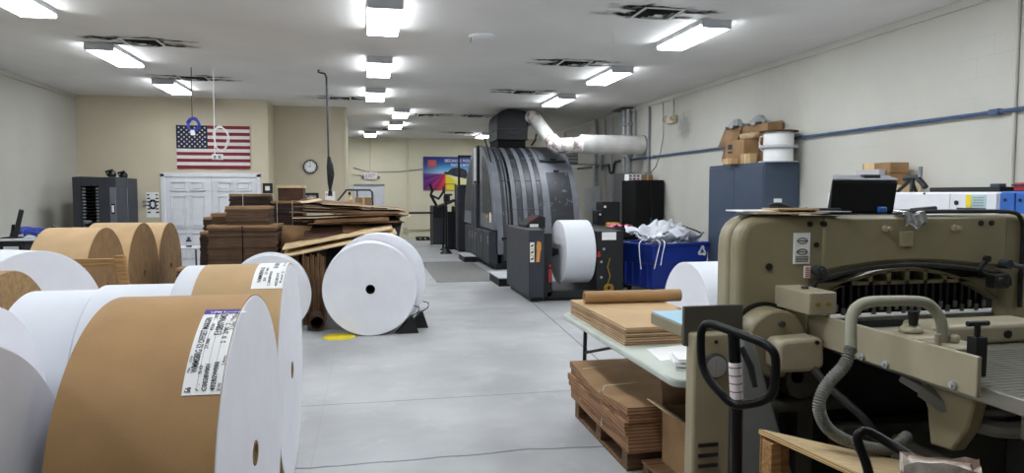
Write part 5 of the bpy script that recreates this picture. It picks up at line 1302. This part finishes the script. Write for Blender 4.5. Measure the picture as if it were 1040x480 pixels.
# gauge block on the table
gb = MB().box((2.24,2.42,1.03),(2.80,2.60,1.115)); gk = gb.build('gauge_block', M['olive_pale'], t, bevel=.02, seg=3)
for x in (2.60,2.73): MB().cyl((x,2.412,1.07),(x,2.43,1.07),.017,n=16).build('gauge_hole', M['black'], gk)
MB().box((2.02,2.30,1.03),(2.24,2.52,1.10)).cyl((2.12,2.40,1.10),(2.12,2.40,1.135),.05,.03,n=20).build('gauge_foot', M['olive_pale'], t, bevel=.015)
MB().cyl((2.15,2.29,1.06),(2.15,2.31,1.06),.02,n=14).build('gauge_port', M['black'], t)
MB().box((2.06,2.12,1.03),(2.20,2.28,1.10)).cyl((2.13,2.2,1.10),(2.13,2.2,1.13),.018,n=12).build('hose_mount', M['olive_pale'], t, bevel=.008)
MB().cyl((2.11,2.38,1.135),(2.11,2.38,1.19),.016,.022,n=14).build('gauge_knob', M['black'], t)
MB().tube([(2.04,2.18,1.03),(2.04,2.18,1.14)],.011,10).build('guide_pin', M['olive_pale'], t)
ck = MB().box((2.015,1.99,1.03),(2.06,2.03,1.165)).cyl((2.037,2.01,1.165),(2.037,2.01,1.205),.010,n=10).tube([(1.995,2.01,1.21),(2.08,2.01,1.21)],.010,8); ck.build('t_handle', M['black'], t, bevel=.002)
# pale bent pipe and corrugated hose
MB().tube(catmull([(1.647,2.134,1.10),(1.658,2.156,1.19),(1.679,2.166,1.242),(1.734,2.176,1.266),(1.839,2.205,1.264),(1.999,2.223,1.254),(2.061,2.229,1.226),(2.089,2.22,1.174),(2.10,2.22,1.10)],5),.020,14).build('bent_pipe', M['hose_pale'], t)
cp = catmull([(1.644,2.135,1.12),(1.616,2.126,1.061),(1.549,2.116,1.005),(1.506,2.102,.953),(1.506,2.099,.903),(1.547,2.107,.843),(1.633,2.117,.791),(1.745,2.142,.75),(1.886,2.212,.715),(2.03,2.3,.72)],14)
MB().tube(cp,[.0225 if k%2 else .0175 for k in range(len(cp))],12).build('corrugated_hose', M['hose_grey'], t)
MB().tube(catmull([(1.80,2.7,1.0),(1.86,2.55,.86),(1.93,2.42,.76),(1.98,2.38,.66)],5),.018,8).build('dark_hose', M['machine_dark'], t)
# base
MB().box((1.62,2.86,0),(3.48,3.10,1.02)).box((1.95,2.60,0),(3.4,2.86,.30)).build('base', M['machine_dark'], t, bevel=.01)
b = MB().box((1.72,2.80,.6),(1.80,2.86,1.0)).box((1.88,2.78,.35),(1.96,2.86,.95)).cyl((1.72,2.75,.72),(2.1,2.75,.72),.03,n=12).box((2.05,2.7,.42),(2.9,2.8,.62)).cyl((1.85,2.7,.84),(1.85,2.86,.84),.08,n=20)
b.build('inner_linkage', M['olive_dark'], t, bevel=.005)
MB().box((2.95,2.3,0),(3.5,2.86,1.0)).build('right_pedestal', M['olive'], t, bevel=.03)
pd = MB().prism([(1.555,0),(1.66,0),(1.66,1.06),(1.60,1.10),(1.555,1.06)],'Y',2.80,3.11) if False else None
pd = MB().add([(1.54,2.80,0),(1.68,2.80,0),(1.68,3.06,0),(1.54,3.06,0),(1.54,2.80,1.07),(1.68,2.80,1.07),(1.68,3.06,1.07),(1.54,3.06,1.07)],[(3,2,1,0),(4,5,6,7),(0,1,5,4),(1,2,6,5),(2,3,7,6),(3,0,4,7)])
pd.build('left_pedestal', M['olive_light'], t, bevel=.02, seg=3)
MB().box((1.345,2.72,0),(1.52,2.80,1.06)).build('pedestal_cover', M['olive_light'], t, bevel=.012, seg=3)
vl = MB()
for k in range(4): vl.box((1.37,2.712,.44+.045*k),(1.46,2.722,.455+.045*k))
vl.build('vent_slots', M['machine_dark'], t)
MB().cyl((1.435,2.70,.925),(1.435,2.722,.925),.055,n=32).build('dial_ring', M['olive_dark'], t)
MB().cyl((1.435,2.688,.925),(1.435,2.702,.925),.045,n=32).box((1.43,2.684,.895),(1.44,2.69,.955)).build('dial', M['chrome'], t)
MB().cyl((1.445,2.715,1.025),(1.445,2.722,1.025),.008,n=12).build('pedestal_hole', M['black'], t)
# slanted grey guard
MB().add([(1.53,2.66,1.05),(1.585,2.66,1.05),(1.80,2.66,.40),(1.53,2.66,.40),(1.53,2.80,1.05),(1.585,2.80,1.05),(1.80,2.80,.40),(1.53,2.80,.40)],[(0,1,2,3),(7,6,5,4),(0,4,5,1),(1,5,6,2),(2,6,7,3),(3,7,4,0)]).build('slanted_guard', M['olive_blue'], t, bevel=.012)
MB().box((1.53,2.66,0),(1.80,2.80,.40)).build('guard_skirt', M['olive_blue'], t, bevel=.01)
# hub
MB().cyl((1.74,2.72,1.0),(1.74,2.86,1.0),.15,n=40).build('hub_disc', M['olive'], t, bevel=.012)
MB().ring((1.74,2.835,1.0),(1.74,2.85,1.0),.168,.151,40).build('hub_seal', M['black'], t)
MB().cyl((1.75,2.705,1.09),(1.75,2.72,1.09),.015,n=6).build('hub_bolt', M['steel_dark'], t)
hb = rounded([(1.665,.905,.035),(1.665,1.045,.04),(1.875,1.052,.04),(1.885,.905,.05)])
plate(hb, 2.60, 2.71).build('crank_cover', M['olive_pale'], t, bevel=.018, seg=3)
MB().cyl((1.84,2.593,1.03),(1.84,2.602,1.03),.009,n=10).build('cover_screw', M['black'], t)
MB().tube([(1.80,2.74,.88),(1.86,2.74,.80),(1.95,2.74,.82)],.02,8).cyl((1.82,2.70,.86),(1.82,2.78,.86),.03,n=14).build('crank_linkage', M['olive_dark'], t)
# control arm
ab = MB().box((1.80,2.60,1.145),(1.93,2.86,1.24)); ao = ab.build('control_arm', M['olive_pale'], t, bevel=.006)
for x in (1.84,1.89): MB().cyl((x,2.592,1.19),(x,2.601,1.19),.010,n=12).build('arm_button', M['brass'], ao)
MB().cyl((1.86,2.72,1.24),(1.86,2.72,1.25),.016,n=12).build('arm_cap', M['steel_dark'], ao)
# face fittings
for x, z, r_ in ((1.765,1.325,.016),(2.0,1.42,.012),(2.03,1.515,.012),(1.965,1.515,.012),(2.87,1.512,.013),(2.93,1.512,.013)): MB().cyl((x,2.831 if x > 2.02 else 2.843,z),(x,2.851,z),r_,n=18).build('face_hole', M['black'], t)
ls = MB().box((1.885,2.842,1.335),(1.965,2.85,1.475)); lo_ = ls.build('instruction_label', M['white'], t)
n = MB()
for zc in (1.44,1.39):
    n.tube([(1.925+.025*math.cos(q),2.841,zc+.012*math.sin(q)) for q in [2*PI*i/16 for i in range(16)]],.002,5,closed=True); n.box((1.897,2.8405,zc-.003),(1.953,2.8415,zc+.001))
for k in range(4): n.box((1.892,2.8405,1.345+.007*k),(1.958,2.8415,1.348+.007*k))
n.build('label_drawings', M['ink'], lo_)
ls = MB().box((1.94,2.843,1.27),(1.97,2.85,1.325)); lo_ = ls.build('small_label', M['white'], t)
n = MB()
for k in range(5): n.box((1.944,2.8415,1.277+.009*k),(1.966,2.8435,1.281+.009*k))
n.build('small_label_lines', M['red'], lo_)
MB().cyl((2.0,2.80,1.305),(2.0,2.85,1.305),.022,n=18).cyl((2.0,2.785,1.305),(2.0,2.80,1.305),.014,n=14).box((2.02,2.81,1.285),(2.04,2.84,1.30)).build('adjusting_knob', M['steel_dark'], t)
MB().cyl((3.0,2.79,1.315),(3.0,2.85,1.315),.022,n=18).tube([(3.0,2.78,1.315),(3.04,2.76,1.305)],.012,8).build('adjusting_knob', M['steel_dark'], t)
for x in (2.345,2.72): MB().cyl((x,2.822,1.49),(x,2.84,1.49),.015,n=18).cyl((x+.012,2.81,1.492),(x+.012,2.825,1.492),.01,n=12).build('lifting_bolt', M['olive_pale'], t)
MB().box((2.425,2.829,1.405),(2.495,2.84,1.478)).build('cast_plate', M['olive_light'], t, bevel=.003)
MB().tube([(2.83,2.80,1.29),(2.86,2.79,1.335)],.012,8).cyl((2.865,2.78,1.345),(2.865,2.80,1.345),.016,n=12).tube([(2.85,2.8,1.28),(2.98,2.8,1.245)],.006,6).build('lock_lever', M['black'], t)
MB().box((2.92,2.79,1.20),(3.0,2.85,1.27)).cyl((2.94,2.78,1.24),(2.94,2.8,1.24),.015,n=12).cyl((2.98,2.78,1.22),(2.98,2.8,1.22),.012,n=12).build('valve_block', M['machine_dark'], t, bevel=.006)
MB().tube(catmull([(2.45,2.86,1.567),(2.9,2.85,1.568),(3.05,2.84,1.562),(3.10,2.838,1.53),(3.115,2.838,1.45),(3.115,2.838,1.1)],5),.010,8).build('edge_cable', M['black'], t)
MB().box((3.11,2.835,1.25),(3.14,2.85,1.27)).build('cable_clip', M['black'], t)
# side tray
MB().box((1.325,2.80,1.03),(1.58,3.14,1.085)).build('side_tray', M['olive'], t, bevel=.006)
MB().box((1.328,2.805,1.085),(1.58,3.135,1.092)).build('tray_mat', M['sky_blue'], t, bevel=.002)
MB().add([(1.325,2.775,1.17),(1.60,2.775,1.17),(1.60,2.775,1.02),(1.41,2.775,.985),(1.325,2.775,1.0),(1.325,2.797,1.17),(1.60,2.797,1.17),(1.60,2.797,1.02),(1.41,2.797,.985),(1.325,2.797,1.0)],
 [(0,1,2,3,4),(9,8,7,6,5),(0,5,6,1),(1,6,7,2),(2,7,8,3),(3,8,9,4),(4,9,5,0)]).build('tray_end_plate', M['olive_dark'], t, bevel=.003)

# things on top of the cutter
t = thing('control_monitor','black angular monitor box with a grey top edge on the cutter','monitor',(2.32,2.97,1.56))
MB().add([(2.12,2.92,1.56),(2.46,2.92,1.56),(2.49,2.93,1.71),(2.135,2.93,1.71),(2.15,2.99,1.56),(2.46,2.99,1.56),(2.47,2.98,1.73),(2.17,2.98,1.73)],[(0,1,2,3),(7,6,5,4),(0,4,5,1),(1,5,6,2),(2,6,7,3),(3,7,4,0)]).build('casing', M['black_matte'], t, bevel=.008)
MB().add([(2.135,2.93,1.712),(2.49,2.93,1.712),(2.47,2.98,1.732),(2.17,2.98,1.732),(2.135,2.93,1.722),(2.49,2.93,1.722),(2.47,2.98,1.742),(2.17,2.98,1.742)],[(3,2,1,0),(4,5,6,7),(0,1,5,4),(1,2,6,5),(2,3,7,6),(3,0,4,7)]).build('top_bezel', M['grey_metal'], t, bevel=.004)
n = MB().box((2.31,2.94,1.725),(2.40,2.97,1.743)); n.build('port_cover', M['steel_dark'], t, bevel=.003)
MB().box((2.07,2.91,1.553),(2.5,3.0,1.56)).build('foot', M['black'], t)
tag(MB().tube(catmull([(2.05,3.0,1.577),(1.98,2.96,1.575),(1.90,2.98,1.60),(1.86,3.0,1.592),(1.95,2.94,1.577),(2.15,2.89,1.575)],5),.011,8).build('power_cable', M['black']),'black cable looping on top of the cutter beside the papers','cable')
def flat_sheet(name, label, cat, pts, z, mk, th=.003, group=None):
    n = len(pts); vs = [(x,y,z+(zz if len(p) > 2 else 0)) for p in pts for x,y,zz in [(p[0],p[1],p[2] if len(p) > 2 else 0)]]
    vs2 = [(x,y,zz+th) for x,y,zz in vs]
    b = MB().add(vs+vs2,[tuple(range(n-1,-1,-1)),tuple(range(n,2*n))]+[(i,(i+1)%n,n+(i+1)%n,n+i) for i in range(n)])
    return tag(b.build(name, M[mk]), label, cat, group)
flat_sheet('paper_sheet','cream folder lowest in the papers on the cutter top','paper',[(1.70,2.86),(1.90,2.81),(2.05,2.83),(1.98,3.05),(1.72,3.06)],1.562,'card_pale',.006,'papers on the cutter')
flat_sheet('paper_sheet','white sheet on the corner of the cutter top','paper',[(1.66,2.90),(1.86,2.87),(1.90,3.08),(1.68,3.09)],1.570,'white',.006,'papers on the cutter')
flat_sheet('paper_sheet','tan sheet fanned over the cutter top papers','paper',[(1.80,2.84),(2.0,2.83),(2.04,2.99),(1.84,3.04)],1.578,'kraft_light',.007,'papers on the cutter')
flat_sheet('paper_sheet','pinkish sheet at the monitor end of the papers','paper',[(1.98,2.83),(2.14,2.80),(2.13,2.9),(2.03,2.99)],1.569,'grey_wrap',.004,'papers on the cutter')
tag(MB().grid(10,8,lambda u,v:(2.44+.11*u+.012*math.sin(9*v),2.95-.12*v if v < .6 else 2.826-.003*math.sin(20*u),1.567+.004*math.sin(20*u) if v < .6 else 1.567-.17*(v-.6)+.01*math.sin(8*u))).build('foil_wrap', M['chrome'], solid=.002),'crumpled silver wrap draped over the cutter edge','wrap')
tag(MB().box((2.37,2.9,1.562),(2.41,2.96,1.59)).build('tape_dispenser', M['blue_panel'], bevel=.006),'small bright blue holder beside the silver wrap on the cutter','holder')
flat_sheet('paper_sheet','white sheet lying behind the silver wrap on the cutter top','paper',[(2.42,2.98),(2.62,2.97),(2.62,3.04),(2.42,3.045)],1.575,'white',.004,'papers on the cutter')
tag(MB().tube([(2.54,2.90,1.573),(2.70,2.93,1.582)],.011,8).build('marker', M['black']),'black marker lying on the cutter top right of the silver wrap','marker')

# ================================================================== FOLDING TABLE and what is on and under it
t = thing('folding_table','pale folding table with rounded corners beside the cutter','table',(1.85,4.2,0))
tp = rounded([(1.46,3.15,.09),(2.24,3.15,.09),(2.24,5.20,.09),(1.46,5.20,.09)])
b = MB().prism(tp,'Z',.70,.74); b.build('tabletop', M['table_top'], t, bevel=.012, seg=3)
MB().box((1.53,3.3,.665),(1.56,5.05,.70)).box((2.14,3.3,.665),(2.17,5.05,.70)).build('side_rail', M['steel_dark'], t)
for y in (3.25,5.07):
    for x in (1.60,2.14): MB().tube([(x,y-.05 if y > 4 else y+.02,.69),(x,y,.0)],.015,8).build('leg', M['black'], t)
    MB().tube([(1.60,y,.12),(2.14,y,.12)],.012,8).build('crossbar', M['black'], t)
    MB().tube([(1.60,y-.05 if y > 4 else y+.01,.46),(1.85,4.35 if y > 4 else 3.6,.68)],.011,8).build('brace', M['black'], t)
random.seed(21)
def flat_stack(label, x0, x1, y0, y1, z0, z1, n, mk, top, jit, group, wavy=0):
    t = thing('cardboard_stack', label, 'cardboard', ((x0+x1)/2,(y0+y1)/2,z0), 0, group)
    th = (z1-z0)/n; b = MB()
    for k in range(n):
        j = [random.uniform(-jit,jit) for _ in range(4)]
        if not wavy: b.box((x0+j[0],y0+j[2],z0+th*k+.0004),(x1+j[1],y1+j[3],z0+th*(k+1)-.0004),1 if k == n-1 else 0); continue
        def f(u, v, e):
            return (x0+j[0]+(x1-x0)*u, y0+j[2]+(y1-y0)*v, z0+th*(k+e)*(1)-wavy*(k+1)/n*math.sin(PI*v)**2*(1-u*.7)+(-.0006 if e else .0006))
        nu, nv = 4, 12; w = nu+1
        vs = [f(i/nu,q/nv,1) for q in range(nv+1) for i in range(w)]+[f(i/nu,q/nv,0) for q in range(nv+1) for i in range(w)]
        o = w*(nv+1)
        b.add(vs,[(q*w+i,q*w+i+1,(q+1)*w+i+1,(q+1)*w+i) for q in range(nv) for i in range(nu)],1 if k == n-1 else 0)
        b.add(vs,[(o+q*w+i,o+(q+1)*w+i,o+(q+1)*w+i+1,o+q*w+i+1) for q in range(nv) for i in range(nu)],0)
        ed = []
        for i in range(nu): ed += [(i,o+i,o+i+1,i+1),(nv*w+i,nv*w+i+1,o+nv*w+i+1,o+nv*w+i)]
        for q in range(nv): ed += [(q*w,(q+1)*w,o+(q+1)*w,o+q*w),(q*w+nu,o+q*w+nu,o+(q+1)*w+nu,(q+1)*w+nu)]
        b.add(vs, ed, 0)
    b.build('sheets', [M[mk],M[top]], t)
    return t
flat_stack('neat stack of tan cardboard sheets on the near half of the folding table',1.51,2.12,3.95,4.60,.741,.852,9,'flats_table','kraft_light',.006,'cardboard stacks on the folding table')
flat_stack('neat stack of tan cardboard sheets under the kraft tube on the folding table',1.52,2.18,4.62,5.14,.741,.845,9,'flats_table','kraft_light',.006,'cardboard stacks on the folding table')
t = thing('kraft_tube','brown kraft tube resting on the far cardboard stack','tube',(1.9,4.95,.846))
MB().ring((1.56,4.93,.892),(2.30,4.90,.892),.046,.036,28).build('tube_wall', M['kraft'], t)
MB().cyl((1.57,4.9295,.892),(1.58,4.929,.892),.0358,n=24).build('inner_disc', M['kraft_dark'], t)
flat_sheet('paper_sheet','loose white sheet on the near end of the folding table','paper',[(1.56,3.55),(1.86,3.62),(1.9,3.92),(1.60,3.85)],.741,'white',.002)
t = thing('paper_ream','short stack of white paper at the near end of the folding table','paper',(1.72,3.35,.741))
b = MB()
for k in range(7):
    j = [random.uniform(-.012,.012) for _ in range(2)]; b.cbox((1.70+j[0],3.40+j[1],.745+.008*k),(.24,.17,.007),R(-14+3*j[0]*100))
b.build('sheets', M['white'], t)
MB().cbox((1.70,3.40,.772),(.06,.174,.001+.05),R(-14)).build('band', M['grey_light'], t)
# pallet with flattened cartons
pallet('pallet','wooden pallet on the floor under the folding table',1.50,2.2,3.88,4.95,0,.14,'wood_dark','Y')
t = flat_stack('tall stack of brown flattened cartons tied with string under the folding table',1.465,2.12,3.80,4.98,.142,.415,6,'flats_red','card',.014,None,wavy=.05)
MB().tube([(1.478,4.28,.15),(1.478,4.28,.37),(1.50,4.30,.405),(1.75,4.36,.40)],.0045,6).tube([(1.48,4.75,.16),(1.48,4.75,.36),(1.50,4.77,.40),(1.8,4.83,.405)],.0045,6).tube([(1.47,4.26,.37),(1.44,4.22,.40)],.004,6).build('string', M['string'], t)
tag(MB().box((1.56,3.36,0),(2.05,3.78,.03)).box((1.56,3.36,.03),(2.05,3.44,.09)).box((1.56,3.7,.03),(2.05,3.78,.09)).box((1.55,3.35,.09),(2.05,3.79,.105)).build('skid_board', M['wood_dark'], bevel=.004),'low dark wooden skid under the open carton beside the pallet','skid')
t = thing('open_carton','open carton with a flap bent outwards under the folding table','carton',(1.86,3.66,.106))
b = MB(); x0,x1,y0,y1,z0,z1 = 1.66,2.04,3.44,3.74,.107,.43; q = .006
b.box((x0,y0,z0),(x1,y1,z0+q)).box((x0,y0,z0),(x0+q,y1,z1)).box((x1-q,y0,z0),(x1,y1,z1)).box((x0,y0,z0),(x1,y0+q,z1-.07)).box((x0,y1-q,z0),(x1,y1,z1)); b.build('body', M['card'], t, bevel=.002)
MB().add([(x0,y0,z1),(x0,y1,z1),(1.555,3.72,.485),(1.555,3.46,.485)],[(0,1,2,3)]).build('flap', M['card_pale'], t, solid=.006)
MB().add([(x0,y1,z1),(x1,y1,z1),(x1,y1+.03,z1+.16),(x0,y1+.03,z1+.16)],[(0,1,2,3)]).build('back_flap', M['card_mid'], t, solid=.006)

# ================================================================== PALLET JACKS, CRATE, BUNDLE
def jack(label, loop, stem, lever, base, sticker=True, dirn=(0,-1)):
    t = thing('pallet_jack', label, 'pallet jack', (base[0],base[1],0))
    MB().tube(catmull(loop+[loop[0]],4)[:-1],.0135,12,closed=True).build('handle_loop', M['black_gloss'], t)
    MB().tube(stem,.0185,14).build('stem', M['black_gloss'], t)
    MB().tube(lever,[.009,.011,.008],8).build('release_lever', M['black'], t)
    if sticker:
        a = Vector(stem[0]); d = (Vector(stem[1])-a).normalized()
        s = MB(); p0 = a+d*.09; p1 = a+d*.22
        s.tube([p0,p1],.0195,14); o = s.build('warning_sticker', M['white'], t)
        n = MB()
        for k in range(5): n.tube([p0+(p1-p0)*(.10+.19*k), p0+(p1-p0)*(.125+.19*k)],.0198,14)
        n.build('sticker_lines', M['red'], o)
    bx, by = base; fx, fy = dirn                      # the forks run along dirn from the pump
    def W(a, b, z): return (bx+fx*a-fy*b, by+fy*a+fx*b, z)
    def bb(mb, a0, a1, b0, b1, z0, z1):
        p, q = W(a0,b0,z0), W(a1,b1,z1); return mb.box(tuple(min(p[i],q[i]) for i in range(3)), tuple(max(p[i],q[i]) for i in range(3)))
    bb(MB().cyl((bx,by,.14),(bx,by,.42),.05,n=20), -.06,.06,-.10,.10,.12,.20).build('pump', M['red'], t)
    for s in (-1,1): MB().cyl(W(0,s*.05-.02,.085),W(0,s*.05+.02,.085),.085,n=24).build('steer_wheel', M['black'], t)
    for s in (-1,1): bb(MB().cyl(W(.9,s*.17-.05,.04),W(.9,s*.17+.05,.04),.04,n=16), .10,1.0,s*.17-.07,s*.17+.07,.06,.11).build('fork', M['red'], t, bevel=.006)
    bb(MB(), .06,.11,-.24,.24,.06,.35).build('fork_carriage', M['red'], t, bevel=.006)
    return t
loop = [(1.037,2.05,1.209),(1.045,2.04,1.236),(1.058,2.007,1.242),(1.093,1.948,1.23),(1.124,1.89,1.219),(1.145,1.854,1.208),(1.156,1.83,1.189),(1.161,1.827,1.155),(1.158,1.825,1.112),(1.158,1.833,1.075),(1.149,1.854,1.046),(1.125,1.878,1.028),(1.099,1.923,1.011),(1.08,1.948,1.017),(1.064,1.973,1.038),(1.046,2.009,1.07),(1.037,2.034,1.105),(1.036,2.047,1.156)]
jack('black pallet jack handle standing upright in front of the cutter', loop, [(1.095,1.952,1.226),(1.106,1.945,1.01),(1.172,2.056,.741),(1.22,2.14,.22)], [(1.112,1.935,1.185),(1.131,1.912,1.13),(1.139,1.898,1.07)],(1.22,2.14),True,(-1,0))
K = lambda p, s=1.12: (p[0]*s+.022, p[1]*s, 1.65+(p[2]-1.65)*s)
lp = [K(p) for p in [(1.205,1.50,.93),(1.199,1.515,.98),(1.191,1.537,1.03),(1.204,1.536,1.049),(1.226,1.531,1.046),(1.257,1.492,1.025),(1.275,1.450,1.008),(1.285,1.42,.97),(1.285,1.415,.90),(1.27,1.43,.86),(1.23,1.47,.86)]]
jack('second black pallet jack handle, only its top corner showing above the plywood board', lp, [K((1.243,1.47,.95)),K((1.24,1.47,.62)),(1.47,1.48,.24)], [K((1.245,1.46,.93)),K((1.245,1.45,.90)),K((1.245,1.445,.88))],(1.47,1.48),False,(1,0))
t = thing('plywood_crate','plywood board on a low open crate in front of the cutter','crate',(1.6,2.2,0))
A = Vector((1.404,2.306,.790)); B = Vector((1.87,2.12,.70)); Cc = Vector((1.47,1.86,.795)); Dd = B+(Cc-A)
nrm = (B-A).cross(Cc-A).normalized(); nrm = nrm if nrm.z > 0 else -nrm
q = nrm*.018; vs = [A,B,Dd,Cc,A-q,B-q,Dd-q,Cc-q]
MB().add([tuple(p) for p in vs],[(0,1,2,3)],0).add([tuple(p) for p in vs],[(7,6,5,4),(0,4,5,1),(1,5,6,2),(2,6,7,3),(3,7,4,0)],1).build('plywood_lid', [M['ply'],M['ply_edge']], t)
for p, d in ((A,(.02,-.05)),(B,(-.04,-.02)),(Cc,(.03,.04)),(Dd,(-.03,.04))):
    x, y = p.x+d[0], p.y+d[1]; MB().box((x-.02,y-.03,0),(x+.02,y+.03,p.z-.03)).build('leg', M['wood'], t, bevel=.003)
MB().add([(1.408,2.30,.768),(1.50,2.262,.75),(1.50,2.262,.3),(1.408,2.30,.3),(1.412,2.312,.768),(1.504,2.274,.75),(1.504,2.274,.3),(1.412,2.312,.3)],[(0,1,2,3),(7,6,5,4),(0,4,5,1),(1,5,6,2),(2,6,7,3),(3,7,4,0)]).build('end_panel', M['wood'], t)
t = thing('paper_bundle','tall tan paper-wrapped bundle with a torn white top at the bottom right','bundle',(1.30,1.32,0))
cr = [(1.185,1.345),(1.305,1.265),(1.35,1.32),(1.23,1.41)]; ring_ = []
for i in range(4):
    a, b_ = cr[i], cr[(i+1)%4]
    for k in range(6): ring_.append((a[0]+(b_[0]-a[0])*k/6, a[1]+(b_[1]-a[1])*k/6))
n = len(ring_); random.seed(8)
vs = [(x,y,0) for x,y in ring_]+[(x+random.uniform(-.004,.004),y+random.uniform(-.004,.004),.6) for x,y in ring_]+[(x,y,1.01) for x,y in ring_]
MB().add(vs,[(k*n+i,k*n+(i+1)%n,(k+1)*n+(i+1)%n,(k+1)*n+i) for k in range(2) for i in range(n)]+[tuple(range(n-1,-1,-1))],0,False).build('wrapper', M['tan_wrap'], t)
zr = [1.045+random.uniform(-.008,.012) for _ in range(n)]; cx = sum(p[0] for p in ring_)/n; cy = sum(p[1] for p in ring_)/n
def sc(p, s): return (cx+(p[0]-cx)*s, cy+(p[1]-cy)*s)
vs = [(*sc(p,1.04),1.015+random.uniform(-.012,.012)) for p in ring_]+[(*sc(p,1.05),z) for p, z in zip(ring_,zr)]+[(*sc(p,.86),z-.012) for p, z in zip(ring_,zr)]+[(*sc(p,.8),1.04) for p in ring_]
MB().add(vs,[(k*n+i,k*n+(i+1)%n,(k+1)*n+(i+1)%n,(k+1)*n+i) for k in range(3) for i in range(n)]+[tuple(range(3*n,4*n))],0,False).build('torn_rim', M['torn'], t)

# ================================================================== CAMERA, WORLD, VIEW
cam = bpy.data.cameras.new('camera'); co = bpy.data.objects.new('camera', cam); COL.objects.link(co)
cam.sensor_width = 36; cam.lens = 36*715/1040; cam.clip_start = .05
co.location = (0,0,1.65); co.rotation_euler = (R(90)-math.atan(43/715),0,-math.atan(.2066*math.cos(math.atan(43/715))))
scene.camera = co
w = bpy.data.worlds.new('world'); scene.world = w; w.use_nodes = True
w.node_tree.nodes['Background'].inputs[0].default_value = (.6,.65,.7,1); w.node_tree.nodes['Background'].inputs[1].default_value = .05
vs_ = scene.view_settings; vs_.view_transform = 'Standard'; vs_.look = 'None'; vs_.gamma = 1; vs_.use_curve_mapping = False; vs_.exposure = 0.0
